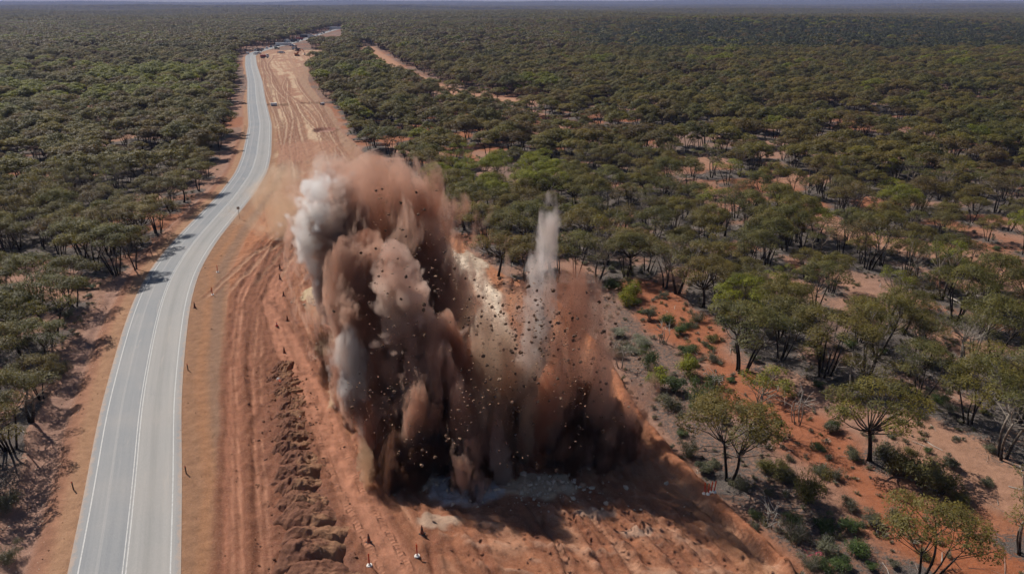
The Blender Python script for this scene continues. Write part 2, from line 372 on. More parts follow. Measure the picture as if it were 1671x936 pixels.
# trees that stand out in the photograph: pixel of the foot, crown radius (m), height (m), prototype index
HERO = [(1188, 786, 'm', 5.1, 9.6, 0), (1420, 750, 'm', 4.7, 9.4, 1), (1508, 946, 'm', 4.2, 7.4, 3), (1210, 606, 'm', 5.6, 10.0, 2), (1345, 612, 'm', 5.2, 9.2, 4), (1636, 748, 'g', 4.2, 11.5, 0),
        (1672, 905, 'g', 3.6, 8.0, 1), (1275, 585, 'm', 4.6, 9.0, 5), (1430, 585, 'm', 4.8, 9.6, 0), (1500, 655, 'm', 4.0, 8.2, 2), (1580, 690, 'm', 4.2, 8.6, 3), (1105, 478, 'g', 4.6, 11.0, 2), (1085, 470, 'g', 3.8, 10.5, 0),
        (1148, 500, 'm', 4.4, 8.6, 1), (990, 430, 'g', 4.0, 10.0, 1), (950, 415, 'm', 4.5, 9.0, 3), (830, 428, 'm', 5.4, 10.2, 2), (790, 405, 'm', 5.0, 9.5, 4), (860, 400, 'm', 5.0, 9.5, 5), (735, 340, 'm', 5.4, 9.6, 0), (760, 375, 'm', 5.2, 9.5, 1),
        (700, 300, 'm', 5.2, 9.5, 3), (640, 255, 'm', 5.4, 9.6, 2), (1620, 590, 'm', 5.4, 9.6, 0), (1560, 520, 'm', 4.8, 9.0, 4), (1660, 690, 'g', 4.0, 10.0, 2),
        (812, 452, 'm', 4.2, 8.6, 1), (858, 462, 'm', 4.4, 8.8, 3), (905, 462, 'g', 3.8, 10.2, 1), (940, 452, 'm', 4.2, 8.6, 5), (975, 462, 'g', 3.6, 9.6, 2),
        (232, 402, 'm', 4.6, 9.0, 1), (190, 448, 'm', 5.0, 9.4, 2), (222, 440, 'm', 3.8, 8.4, 0), (160, 440, 'm', 4.8, 9.4, 3), (135, 430, 'm', 4.6, 9.2, 5), (258, 380, 'm', 4.2, 8.4, 4), (280, 345, 'm', 4.4, 8.6, 2),
        (90, 548, 'm', 5.2, 9.6, 0), (62, 500, 'm', 4.8, 9.0, 4), (22, 565, 'm', 4.6, 9.4, 1), (72, 605, 'm', 4.0, 7.6, 5), (18, 735, 'm', 4.4, 9.4, 2), (50, 690, 'g', 3.4, 7.6, 2), (68, 650, 'm', 3.0, 6.0, 3), (-18, 640, 'm', 4.8, 9.6, 4), (-40, 800, 'm', 4.8, 9.4, 1),
        (300, 330, 'm', 4.2, 8.4, 1), (325, 312, 'm', 4.4, 8.6, 0), (338, 290, 'm', 4.2, 8.4, 3), (120, 500, 'm', 4.4, 8.6, 2)]
hx = np.array([g(h[0], h[1]) for h in HERO])

def scatter(y0, y1, cell, spread, thin, seed):
    """jittered grid thinned by noise; keeps the picture of an open woodland with closed patches"""
    r = np.random.default_rng(seed); out = []
    xs = np.arange(-0.74 * y1 - 14, 0.74 * y1 + 14, cell); ys = np.arange(y0, y1, cell)
    X, Y = np.meshgrid(xs, ys); X = X.ravel(); Y = Y.ravel()
    m = in_view(X, Y, 16); X = X[m]; Y = Y[m]
    X = X + r.uniform(-spread, spread, len(X)) * cell; Y = Y + r.uniform(-spread, spread, len(Y)) * cell
    dn = fbm(X / 26, Y / 26, 21, 3)
    keep = r.random(len(X)) < np.clip((dn - 0.27) * 3.0 + 0.35 * (X < road_x(Y)) * (Y > 120), 0.12, 1) * thin
    keep &= ~in_clear(X, Y, 2.2) & ~in_gap(X, Y)
    return X[keep], Y[keep]
NX, NY = scatter(40, 330, 4.5, 0.44, 0.9, 3)
far_from_hero = np.min(np.hypot(NX[:, None] - hx[None, :, 0], NY[:, None] - hx[None, :, 1]), axis=1) > 4.0
# the shallow stretch right of the cutting holds shrubs, no trees
low = (NX > rb_x(NY)) & (NX < rb_x(NY) + 9) & (NY < 108) & (NY > 40)
low |= (NX > 18) & (NX < 33) & (NY < 58)
low |= (NX < lb_x(NY)) & (NX > lb_x(NY) - 2.5) & (NY < 110)
low &= np.random.default_rng(2).random(len(NX)) < 0.86
k = far_from_hero & ~low; NX, NY = NX[k], NY[k]
all_tx = np.concatenate([hx[:, 0], NX]); all_ty = np.concatenate([hx[:, 1], NY])

# litter raster (0.5 m cells)
LX0, LX1, LY0, LY1, LR = -250, 250, 30, 335, 0.5
lit = np.zeros((int((LY1 - LY0) / LR), int((LX1 - LX0) / LR)), np.float32)
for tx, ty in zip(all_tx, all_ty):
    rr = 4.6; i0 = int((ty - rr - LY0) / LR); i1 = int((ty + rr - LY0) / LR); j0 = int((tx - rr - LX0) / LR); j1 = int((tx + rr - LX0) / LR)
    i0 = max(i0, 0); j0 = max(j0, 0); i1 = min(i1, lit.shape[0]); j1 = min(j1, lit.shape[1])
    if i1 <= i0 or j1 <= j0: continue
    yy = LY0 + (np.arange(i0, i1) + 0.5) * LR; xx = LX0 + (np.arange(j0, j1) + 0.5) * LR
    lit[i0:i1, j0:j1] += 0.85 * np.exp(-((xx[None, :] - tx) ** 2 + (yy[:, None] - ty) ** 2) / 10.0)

# ------------------------------------------------------------------ ground
def grid_axis(segs):
    out = []
    for a, b, n in segs: out.append(np.linspace(a, b, n, endpoint=False))
    return np.concatenate(out)
ys = [30.0]
while ys[-1] < 12500:
    y = ys[-1]; ys.append(y + max(0.2, 0.0000016 * y * y * 8 + 0.0009 * y) if y < 700 else y + 0.012 * y)
ys = np.array(ys)
tpos = [0.0]
while tpos[-1] < 9500:
    t = tpos[-1]; tpos.append(t + (0.24 if t < 62 else min(0.24 + (t - 62) * 0.045, 260)))
tneg = [0.0]
while tneg[-1] < 9500:
    t = tneg[-1]; tneg.append(t + (0.24 if t < 14 else min(0.24 + (t - 14) * 0.045, 260)))
ts = np.concatenate([-np.array(tneg[:0:-1]), np.array(tpos)])
GY, GT = np.meshgrid(ys, ts, indexing='ij')
XC = road_x(ys); XC = np.where(ys > 1300, np.interp(ys, [1300, 4000, 13000], [road_x(1300), 0, 0]), XC)
GX = GT + XC[:, None]
shape = GX.shape; X = GX.ravel(); Y = GY.ravel()
Z = relief(X, Y)
near = (Y < 760)
col = np.zeros((len(X), 3)); hz = np.zeros(len(X))
red = np.array((0.31, 0.125, 0.066)); pink = np.array((0.33, 0.19, 0.135)); grey = np.array((0.16, 0.125, 0.105)); deep = np.array((0.33, 0.105, 0.045))
n40 = fbm(X / 34, Y / 34, 31, 3); n9 = fbm(X / 8, Y / 8, 41, 4)
def blend(c, tgt, k):
    return c + (np.asarray(tgt)[None, :] - c) * np.clip(k, 0, 1)[:, None]
col = blend(np.broadcast_to(pink, col.shape).copy(), red, sstep(0.42, 0.58, n40 + 0.35 * (n9 - 0.5)))
col = blend(col, grey, sstep(0.5, 0.72, fbm(X / 19, Y / 19, 51, 3)) * 0.6)
litter = np.full(len(X), 0.45)
inr = (X > LX0) & (X < LX1 - 1) & (Y > LY0) & (Y < LY1 - 1)
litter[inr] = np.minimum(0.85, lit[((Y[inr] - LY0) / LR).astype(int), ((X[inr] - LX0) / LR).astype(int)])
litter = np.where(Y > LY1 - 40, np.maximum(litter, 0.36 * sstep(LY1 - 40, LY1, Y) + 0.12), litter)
for (a, b, c, d) in CLEARW:
    q = ((X - a) / c) ** 2 + ((Y - b) / d) ** 2; kk = sstep(1.6, 0.6, q)
    col = blend(col, (0.36, 0.20, 0.13), kk * 0.85); litter *= 1 - 0.45 * kk
sb = sstep(-0.5, 1.5, X - rb_x(Y)) * sstep(13, 7, X - rb_x(Y)) * sstep(115, 100, Y); col = blend(col, (0.22, 0.135, 0.10), sb * 0.7); litter = np.maximum(litter, 0.5 * sb)
dg, _, _ = poly_dist(X, Y, GULLY); kk = sstep(5.0, 1.6, dg + 7 * (n9 - 0.5)); col = blend(col, deep, kk * 0.85); litter *= 1 - 0.7 * kk
ds, _, _ = poly_dist(X, Y, SIDE); kk = sstep(8.5, 5.0, ds); col = blend(col, (0.43, 0.235, 0.145), kk); litter *= 1 - kk

rx = road_x(Y); slope = np.gradient(np.interp(np.arange(0, 1402, 2.0), _y, _x), 2.0); cosr = 1 / np.sqrt(1 + np.interp(Y, np.arange(0, 1402, 2.0), slope) ** 2)
ra = (X - rx) * cosr                       # metres right of the road's centre line
LBX = lb_x(Y); RBX = rb_x(Y)
wob = 2.4 * (n9 - 0.5)
clr = sstep(0.0, 1.0, (X - LBX + wob)) * sstep(0.0, 1.0, RBX - X + wob) * (Y < 690)
litter *= 1 - clr
col = blend(col, (0.38, 0.195, 0.12), clr)
# left verge: pinkish gravel, a brown drain edge, tan shoulder
lv = clr * (ra < -3)
col = blend(col, (0.34, 0.205, 0.155), lv * sstep(-5.6, -7.5, ra))
col = blend(col, (0.26, 0.12, 0.075), lv * sstep(0.9, 0.0, np.abs(ra + 6.3 + wob * 0.5)) * 0.7)
col = blend(col, (0.38, 0.22, 0.13), lv * sstep(-5.9, -4.9, ra))
# right verge: tan and olive brown gravel with an orange stripe
rv = clr * (ra > 3)
col = blend(col, (0.30, 0.165, 0.096), rv * sstep(9.5, 8.0, ra + wob * 0.4))
col = blend(col, (0.37, 0.18, 0.09), rv * sstep(0.9, 0.1, np.abs(ra - 5.9 + 0.7 * wob)) * 0.6)
col = blend(col, (0.25, 0.155, 0.105), rv * sstep(1.0, 0.3, np.abs(ra - 7.5 + 0.3 * wob)) * 0.8)
# the far cutting is pale
far = clr * sstep(4, 5.5, ra) * sstep(150, 235, Y + 60 * (n9 - 0.5) + 30 * (n40 - .5))
v1 = fbm(ra / 1.6 + 40, Y / 60, 61, 4)
pt = fbm(X / 7 + 9, Y / 22, 63, 4); col = blend(col, (0.36, 0.20, 0.13), far * sstep(0.55, 0.68, pt) * 0.8); hz += far * (fbm(X / 1.7, Y / 4, 65, 3) - .5) * .5
col = blend(col, (0.54, 0.385, 0.255), far * sstep(0.62, 0.5, pt) * sstep(0.35, 0.7, v1 + 0.5 * (n9 - 0.5)) * sstep(2, 9, RBX - X))
col = blend(col, (0.40, 0.27, 0.18), far * sstep(0.55, 0.4, v1) * 0.5)
col = blend(col, (0.33, 0.22, 0.15), far * sstep(9, 2, RBX - X) * 0.7)
# the working area
wk = clr * (ra > 9) * sstep(175, 140, Y)
col = blend(col, (0.385, 0.165, 0.085), wk * 0.95)
col = blend(col, (0.43, 0.22, 0.13), wk * sstep(0.55, 0.8, fbm(X / 5, Y / 9, 71, 4)) * 0.7)
hz += clr * (Y < 260) * ((fbm(X / 1.3, Y / 1.3, 81, 4) - 0.5) * 0.16 + wk * np.abs(fbm(X / 0.9 + Y / 5, Y / 3.2, 85, 4) - 0.5) * 0.7) * (np.abs(ra) > 5)
hz += (1 - clr) * (Y < 260) * (fbm(X / 2.2, Y / 2.2, 83, 4) - 0.5) * 0.16
cl_s = np.zeros(len(X)); cl_m = np.zeros(len(X))
def track(pts, half, c, k, depth, rough=0.4, berm=0.08, lanes=True, ymax=900, fade=3.0):
    """a wheel worn lane: packed floor, loose berms at its edges, streaks along it"""
    global col, hz
    d, s, al = poly_dist(X, Y, pts)
    e = d + (vnoise(al / 2.3, s * 3 + 5, 91) - 0.5) * rough
    tot = sum(math.hypot(b[0] - a[0], b[1] - a[1]) for a, b in zip(pts[:-1], pts[1:])); fd = sstep(0, fade, al) * sstep(tot, tot - fade, al)
    m = clr * sstep(half + 0.15, half - 0.15, e) * (Y < ymax) * fd
    st = fbm(d * s * 2.2 + 60, al / 14, 97, 3)
    cc = np.asarray(c)[None, :] * (0.80 + 0.40 * st)[:, None]
    col = col + (cc - col) * (m * k)[:, None]
    b = clr * sstep(0.45, 0.0, np.abs(e - half - 0.15)) * (Y < ymax) * fd
    col = blend(col, (0.21, 0.085, 0.05), b * 0.65)
    hz += -depth * m + berm * b * (0.5 + vnoise(al * 1.5, s * 2, 99))
    return m, al, d * s
m1, _, _ = track(T1A, 0.95, (0.46, 0.20, 0.12), 0.95, 0.14)
m2, _, _ = track(T1B, 0.85, (0.46, 0.205, 0.125), 0.95, 0.14)
dm = [((a[0] + b[0]) / 2, (a[1] + b[1]) / 2) for a, b in zip(T1A, T1B)]
d, _, al = poly_dist(X, Y, dm); kk = clr * sstep(0.55, 0.15, d); col = blend(col, (0.22, 0.095, 0.055), kk * 0.8); hz += kk * 0.1
# churned dark soil right of the lanes, below the spoil heaps
dH, sH, aH = poly_dist(X, Y, HEAP)
kk = clr * sstep(4.2, 2.6, dH + wob * 0.5) * sstep(80, 75, Y); col = blend(col, (0.20, 0.09, 0.062), kk * 0.9); hz += kk * (fbm(X / 0.7, Y / 0.7, 103, 3) - 0.5) * 0.4
tri = [(-26.5, 71), (-31.5, 84), (-36.5, 97)]
d, s, _ = poly_dist(X, Y, tri); kk = clr * sstep(2.4, 1.0, d) * sstep(99, 93, Y) * sstep(66, 70, Y); col = blend(col, (0.19, 0.085, 0.05), kk * 0.9)
for o, c_ in ((-1.35, 0), (-.3, 1), (.35, 1), (1.25, 0), (1.6, 0), (2.3, 1), (3.0, 1), (3.75, 0), (4.5, 0)):
    track([(a[0] + o + .25 * math.sin(i * 1.3 + o), a[1]) for i, a in enumerate(T1A)], .09 + .07 * rnd.random(), ((0.20, 0.08, 0.045), (0.50, 0.25, 0.155))[c_], .75, 0.05, .35, .05, fade=12.0)
for o, c_ in ((-2.2, 0), (-1.5, 1), (-.5, 0), (.35, 1), (1.7, 0), (2.6, 0), (3.6, 1), (4.4, 0)):
    track([(a[0] + o + .3 * math.sin(i * 1.7 + o), a[1]) for i, a in enumerate(T2)], .09 + .08 * rnd.random(), ((0.21, 0.085, 0.048), (0.50, 0.27, 0.17))[c_], .7, 0.05, .4, .05, fade=10.0)
m3, a3, o3 = track(T2, 1.5, (0.40, 0.18, 0.11), 0.9, 0.12)
for off in (-0.95, 0.95):
    q = m3 * sstep(0.42, 0.12, np.abs(o3 - off) + 0.5 * (n9 - .5)) * sstep(66, 60, Y); cl_m = np.maximum(cl_m, q); cl_s = np.where(q > 0.01, a3 + .5 * np.abs(o3 - off) + .25 * (n9 - .5), cl_s)
    col = blend(col, (0.31, 0.14, 0.085), q * 0.25)
track([(-33, 112), (-27, 96), (-21, 84), (-15.8, 70), (-10, 58), (-4, 46), (2, 36)], 0.5, (0.33, 0.15, 0.09), 0.6, 0.10)
track([(-36, 100), (-31, 92), (-25.5, 82.5), (-18, 68)], 0.3, (0.25, 0.11, 0.065), 0.8, 0.05)
# curved lines where lanes swing over to the crossing
for o in (0, 2.6, 5.5, 8.5):
    track([(-45 + o, 98 + o), (-44.5 + o * 0.8, 118 + o), (-42 + o * 0.7, 133), (-33 + o, 148 - o), (-24 + o, 158 - o * 1.4)], 0.42, (0.42 + 0.02 * (o % 2), 0.25, 0.16) if o != 5.5 else (0.22, 0.12, 0.075), 0.7, 0.05)
# far tracks in the pale cutting
for o, wd, am in ((6.5, .45, .6), (9, .5, 1.2), (10.6, .4, .8), (13, .6, 2.0), (14.6, .5, 2.0), (18, .5, 2.8), (20, .5, 2.8), (23, .4, 1.5), (26, .5, 1.0)):
    lim = 640 if o < 14 else 400 + 60 * math.sin(o); lo_ = 165 + 25 * math.sin(o * 3)
    pts = [(float(road_x(y)) + o * (1 + 0.15 * math.sin(y / 90 + o)) + am * math.sin(y / (52 + 9 * math.sin(o * 5)) + o * 1.7) + .5 * am * math.sin(y / 23 + o), y) for y in np.arange(lo_, lim, 12) if float(road_x(y)) + o + 3 < float(rb_x(y))]
    if len(pts) > 3:
        track(pts, wd, (0.58, 0.43, 0.30), 0.38, 0.04, 0.5, 0.05, fade=30.0); track([(p[0] + wd + 0.35, p[1]) for p in pts], 0.28, (0.31, 0.20, 0.135), 0.45, 0.02, 0.3, 0.02, fade=25.0)
kk = wk * sstep(62, 54, Y) * sstep(-9, -5, X); col = blend(col, (0.31, 0.125, 0.066), kk * .75); col = blend(col, (0.22, 0.09, 0.052), kk * sstep(.52, .72, fbm(X / 1.6 + Y / 3.0, Y / 6, 113, 5)) * .8); col = blend(col, (0.46, 0.25, 0.155), kk * sstep(.5, .34, fbm(X / 1.6 + Y / 3.0, Y / 6, 113, 5)) * .6)
# fan of dozer passes on the blast bench, right foreground
for i, (pa, pb) in enumerate((((760, 850), (800, 950)), ((850, 800), (930, 950)), ((900, 790), (1010, 950)), ((930, 800), (1060, 950)), ((985, 800), (1130, 950)), ((1030, 810), (1190, 950)), ((1070, 800), (1250, 950)), ((1100, 790), (1300, 950)), ((700, 860), (720, 950)))):
    A = np.array(g(*pa)); B = np.array(g(*pb)); B = B + (B - A) * .6; mid = (A + B) / 2 + np.array([rnd.uniform(-.5, .5), 0])
    m, a, o = track([tuple(A), tuple(mid), tuple(B)], 0.28 + 0.22 * rnd.random(), ((0.23, 0.09, 0.052), (0.47, 0.25, 0.155))[i % 2], 0.85, 0.10 + 0.12 * rnd.random(), 0.7, 0.22, fade=3.0)
    q = m * (i % 2) * sstep(60, 56, Y); cl_m = np.maximum(cl_m, q * 0.6); cl_s = np.where(q > 0.01, a, cl_s)
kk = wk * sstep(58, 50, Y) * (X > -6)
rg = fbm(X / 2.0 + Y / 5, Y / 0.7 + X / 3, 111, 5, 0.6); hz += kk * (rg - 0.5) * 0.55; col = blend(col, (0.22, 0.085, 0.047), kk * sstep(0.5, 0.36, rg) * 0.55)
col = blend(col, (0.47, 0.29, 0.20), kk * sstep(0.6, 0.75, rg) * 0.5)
# right edge of the bench: a loose red bank and a pale tyre lane inside it
kk = clr * sstep(1.1, 0.2, np.abs(RBX - X - 0.9)) * sstep(112, 104, Y) ; hz += kk * (0.55 + 0.5 * fbm(X, Y, 117, 3)); col = blend(col, (0.36, 0.14, 0.07), kk * 0.8)
kk = clr * sstep(0.5, 0.2, np.abs(RBX - X - 2.3)) * sstep(64, 58, Y); col = blend(col, (0.47, 0.27, 0.165), kk * 0.7); hz -= kk * 0.1
kk = clr * sstep(0.0, 2.0, RBX - X - 1.5) * sstep(5.5, 3.5, RBX - X) * sstep(70, 58, Y); col = blend(col, (0.42, 0.215, 0.115), kk * 0.5)
# broken cream rock of the blast and the blue white crushed rock
def patch(px, py, rx_, ry_, c, k, amp=0.0, sd=0):
    global col, hz
    cx, cy_ = g(px, py); q = np.hypot((X - cx) / rx_, (Y - cy_) / ry_) + 0.9 * (fbm(X / 1.1, Y / 1.1, 131 + sd, 4) - 0.5)
    kk = sstep(1.05, 0.75, q) * clr; col = blend(col, c, kk * k); hz += kk * amp * fbm(X / 0.6, Y / 0.6, 137 + sd, 3)
patch(885, 795, 3.6, 1.9, (0.58, 0.44, 0.30), 0.95, 0.5); patch(760, 800, 3.8, 2.2, (0.50, 0.48, 0.47), 0.8, 0.4, 1); patch(690, 785, 1.6, 1.8, (0.60, 0.50, 0.40), 0.9, 0.5, 2)
patch(720, 850, 2.0, 1.0, (0.5, 0.38, 0.28), 0.7, 0.1, 3); patch(970, 840, 1.6, .8, (0.56, 0.40, 0.30), 0.6, 0.1, 4); patch(1040, 870, 1.6, .6, (0.54, 0.38, 0.28), 0.6, 0.1, 5)
patch(515, 480, 2.0, 3.4, (0.56, 0.44, 0.27), 0.9, 0.2, 6); patch(540, 560, 1.6, 4.0, (0.58, 0.46, 0.30), 0.8, 0.2, 7); patch(560, 640, 1.4, 4.0, (0.56, 0.42, 0.27), 0.7, 0.2, 8)
patch(1000, 770, 3.4, 1.8, (0.30, 0.15, 0.09), 0.7, 0.5, 9); patch(770, 430, 3.0, 8.0, (0.55, 0.46, 0.35), 0.9, 0.3, 10); patch(1010, 560, 2.4, 3.5, (0.42, 0.40, 0.36), 0.7, 0.1, 11)
d, s, al = poly_dist(X, Y, [g(716, 398), g(742, 420), g(775, 455), g(800, 490), g(815, 540), g(825, 600)]); kk = sstep(2.4, 1.0, d + 2.2 * (n9 - .5)); col = blend(col, (0.72, 0.60, 0.46), kk * .95); hz += kk * .5 * fbm(X / .8, Y / .8, 151, 3); litter *= 1 - kk
# trench crossing the far cutting and a scraped pit
for (px0, px1, py) in ((436, 466, 171), (500, 545, 168)):
    a = g(px0, py); b = g(px1, py); d, s, al = poly_dist(X, Y, [a, b]); kk = sstep(2.6, 1.2, d); hz -= kk * 1.8; col = blend(col, (0.20, 0.12, 0.085), kk * 0.9)
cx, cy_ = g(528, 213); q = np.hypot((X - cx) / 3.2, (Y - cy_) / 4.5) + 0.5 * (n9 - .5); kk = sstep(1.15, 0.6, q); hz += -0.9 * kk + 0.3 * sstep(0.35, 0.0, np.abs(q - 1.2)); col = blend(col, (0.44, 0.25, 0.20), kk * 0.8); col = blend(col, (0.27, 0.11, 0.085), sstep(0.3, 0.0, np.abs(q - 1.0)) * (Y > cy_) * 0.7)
kk = clr * (ra > 6) * sstep(14, 8, np.hypot(X + 62, (Y - 214) / 1.6) + 6 * (n9 - 0.5)); col = blend(col, (0.38, 0.20, 0.13), kk * 0.8)
# flatten below the road, a shallow table drain on the left
onroad = sstep(4.6, 3.6, np.abs(ra)) * (Y < 1300)
hz = hz * (1 - onroad) - onroad * 0.06
hz -= lv * sstep(2.2, 0.6, np.abs(ra + 8.2)) * 0.45 * (Y < 200)
hz += lv * sstep(1.6, 0.4, np.abs(X - LBX - 0.6)) * (0.2 + 0.8 * fbm(X / 0.9, Y / 0.9, 141, 4)) * 0.5 * (Y < 260)
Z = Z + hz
nI, nJ = shape
ii = np.arange(nI * nJ).reshape(nI, nJ)
quads = np.stack([ii[:-1, :-1], ii[:-1, 1:], ii[1:, 1:], ii[1:, :-1]], -1).reshape(-1, 4)
gm = mesh_np('ground', np.stack([X, Y, Z], 1), [quads], [M['soil']], None, True)
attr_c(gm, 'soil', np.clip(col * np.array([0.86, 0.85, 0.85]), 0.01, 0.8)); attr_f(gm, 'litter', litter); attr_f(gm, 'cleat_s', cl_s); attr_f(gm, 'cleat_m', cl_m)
go = obj('ground', gm); go['kind'] = 'structure'
print('ground verts', len(X))
def gz(x, y):
    """height of the ground mesh"""
    i = int(np.clip(np.searchsorted(ys, y) - 1, 0, nI - 2)); x0 = x - np.interp(y, ys, XC); j = int(np.clip(np.searchsorted(ts, x0) - 1, 0, nJ - 2))
    return float(Z[i * nJ + j])

# ------------------------------------------------------------------ road
ry = []
y = 24.0
while y < 1300: ry.append(y); y += max(0.8, y * 0.008)
ry = np.array(ry); rxx = road_x(ry)
tan = np.stack([np.gradient(rxx), np.gradient(ry)], 1); tan /= np.linalg.norm(tan, axis=1)[:, None]; nor = np.stack([tan[:, 1], -tan[:, 0]], 1)
sl_ = np.concatenate([[0], np.cumsum(np.hypot(np.diff(rxx), np.diff(ry)))])
def ribbon(offs, zoff):
    V = []
    for o in offs:
        px = rxx + nor[:, 0] * o; py = ry + nor[:, 1] * o; pz = relief(px, py) + 0.05 - 0.012 * abs(o) + zoff
        V.append(np.stack([px, py, pz], 1))
    V = np.stack(V, 1); n, m_ = V.shape[:2]; I = np.arange(n * m_).reshape(n, m_)
    return V.reshape(-1, 3), np.stack([I[:-1, :-1], I[:-1, 1:], I[1:, 1:], I[1:, :-1]], -1).reshape(-1, 4), np.tile(np.asarray(offs, float), n), np.repeat(sl_, m_)
offs = [-4.0, -3.4, -2.6, -1.7, -0.8, 0, 0.8, 1.7, 2.6, 3.4, 4.0]
v, q, ac, al = ribbon(offs, 0.0); rm = mesh_np('road', v, [q], [M['road']], None, True); attr_f(rm, 'across', ac); attr_f(rm, 'along', al)
ro = obj('road', rm); ro['kind'] = 'structure'
vs, qs, n0 = [], [], 0
for c0, wd in ((-3.25, 0.10), (3.25, 0.10), (-0.12, 0.085), (0.12, 0.085)):
    v, q, _, _ = ribbon([c0 - wd / 2, c0 + wd / 2], 0.008); vs.append(v); qs.append(q + n0); n0 += len(v)
mo = obj('road_markings', mesh_np('road_markings', np.concatenate(vs), [np.concatenate(qs)], [M['paint']])); mo['kind'] = 'structure'

# ------------------------------------------------------------------ trees
def leaf_quads(rng, P, Nn, L, W):
    """diamond leaves at P with normals Nn"""
    n = len(P)
    T = rng.normal(size=(n, 3)); T[:, 2] -= 0.6
    T -= (T * Nn).sum(1)[:, None] * Nn; T /= np.linalg.norm(T, axis=1)[:, None] + 1e-9
    B = np.cross(Nn, T); l = (L * rng.uniform(0.7, 1.3, n))[:, None] / 2; w_ = (W * rng.uniform(0.7, 1.3, n))[:, None] / 2
    V = np.stack([P - T * l, P + B * w_ + T * l * 0.1, P + T * l, P - B * w_ + T * l * 0.1], 1).reshape(-1, 3)
    return V, np.arange(n * 4).reshape(n, 4)

def clump(rng, c, cr, flat, n, up=0.8, low=-0.45):
    D = rng.normal(size=(n * 2, 3)); D /= np.linalg.norm(D, axis=1)[:, None]; D = D[D[:, 2] > low][:n]
    rad = rng.uniform(0.45, 1.05, len(D)) ** 0.6 * (1 + 0.22 * np.sin(D[:, 0] * 7 + c[0] * 5) * np.cos(D[:, 1] * 6 + c[1] * 3))
    P = c + D * rad[:, None] * np.array([cr, cr, cr * flat])
    N = D * 0.7 + np.array([0, 0, up]) + rng.normal(size=D.shape) * 0.42; N /= np.linalg.norm(N, axis=1)[:, None]
    return P, N

def make_tree(seed, H, R, nst, kind, nleaf, L, W, twigs=True, gap=0.0, sides=6):
    rng = np.random.default_rng(seed)
    ncl = int(R * R * (0.78 if kind == 'm' else 0.62)) + 3
    cl = []
    for i in range(ncl):
        r = R * 0.86 * math.sqrt((i + 0.5) / ncl) * rng.uniform(0.85, 1.12); a = i * 2.39996 + rng.uniform(-.45, .45)
        if kind == 'm': z = H * (0.93 - 0.24 * (r / R) ** 2) - rng.uniform(0, 0.13) * H
        else: z = H * rng.uniform(0.60, 0.93) * (1 - 0.16 * (r / R) ** 2)
        cr = rng.uniform(0.85, 1.35) * (1.12 if kind == 'm' else 0.98)
        if rng.random() < gap: continue
        cl.append((np.array([r * math.cos(a), r * math.sin(a) * 0.95, z - cr * 0.4]), cr))
    wood = MB(); hs = []
    lean = rng.uniform(-0.5, 0.5, 2)
    forks = []
    for s in range(nst):
        a = s * 2 * math.pi / nst + rng.uniform(-.5, .5); b0 = np.array([0.16 * nst * math.cos(a) * .6, 0.16 * nst * math.sin(a) * .6, -0.25])
        fr = R * rng.uniform(0.18, 0.38); fz = H * rng.uniform(0.36, 0.5)
        f = np.array([fr * math.cos(a) + lean[0], fr * math.sin(a) + lean[1], fz])
        ts_ = np.linspace(0, 1, 6)[:, None]; bend = np.array([math.cos(a + 1.2), math.sin(a + 1.2), 0]) * rng.uniform(-.35, .35)
        pts = b0 + (f - b0) * np.concatenate([ts_ ** 1.25, ts_ ** 1.25, ts_], 1) + bend * np.sin(ts_ * math.pi)
        r0 = (0.20 if nst == 1 else 0.155 if nst == 2 else 0.105) * (H / 9.0) * rng.uniform(0.85, 1.2)
        wood.tube(pts, r0 * np.array([1.35, 1.0, 0.9, 0.82, 0.74, 0.66]), sides); forks.append((f, a, r0 * 0.62))
    for c, cr in cl:
        d = [np.hypot(c[0] - f[0][0], c[1] - f[0][1]) for f in forks]; f, a, r1 = forks[int(np.argmin(d))]
        end = c - np.array([0, 0, cr * 0.25]); t = np.linspace(0, 1, 5)[:, None]
        mid = rng.normal(size=3) * np.array([.28, .28, .15])
        tt = np.concatenate([t ** 0.8, t ** 0.8, t ** 1.15], 1)
        pts = f + (end - f) * tt + mid * np.sin(t * math.pi)
        wood.tube(pts, np.linspace(r1 * 0.62, 0.022, 5), max(4, sides - 1), False)
        if twigs:
            for q in range(4):
                e = c + rng.normal(size=3) * np.array([cr * .6, cr * .6, cr * .3]); m_ = (pts[3] + e) / 2 + rng.normal(size=3) * .1
                wood.tube([pts[3], m_, e], [0.026, 0.018, 0.008], 3, False)
    if twigs:      # bare dead limbs
        for q in range(6):
            f, a, r1 = forks[q % len(forks)]; e = f + np.array([math.cos(a + q) * R * .75, math.sin(a + q) * R * .75, rng.uniform(0.3, 1.8)])
            wood.tube([f * 0.9, (f + e) / 2 + rng.normal(size=3) * .25, e], [r1 * .4, .03, .008], 4, False)
    PV, QV, TV, n0 = [], [], [], 0
    for c, cr in cl:
        k = int(nleaf * (cr / 1.15) ** 2)
        P, N = clump(rng, c, cr, 0.58, k); v, q = leaf_quads(rng, P, N, L, W)
        PV.append(v); QV.append(q + n0); n0 += len(v)
        ct = rng.uniform(0.15, 0.85); TV.append(np.repeat(np.clip(ct + rng.uniform(-.35, .35, len(P)), 0, 1), 4))
    return wood, np.concatenate(PV), np.concatenate(QV), np.concatenate(TV)

def wood_mesh(wood, name, mat, H):
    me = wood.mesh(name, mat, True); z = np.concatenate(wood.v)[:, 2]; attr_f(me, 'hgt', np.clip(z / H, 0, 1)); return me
def leaf_mesh(name, V, Q, T, mat):
    me = mesh_np(name, V, [Q], [mat]); attr_f(me, 'tint', T); return me

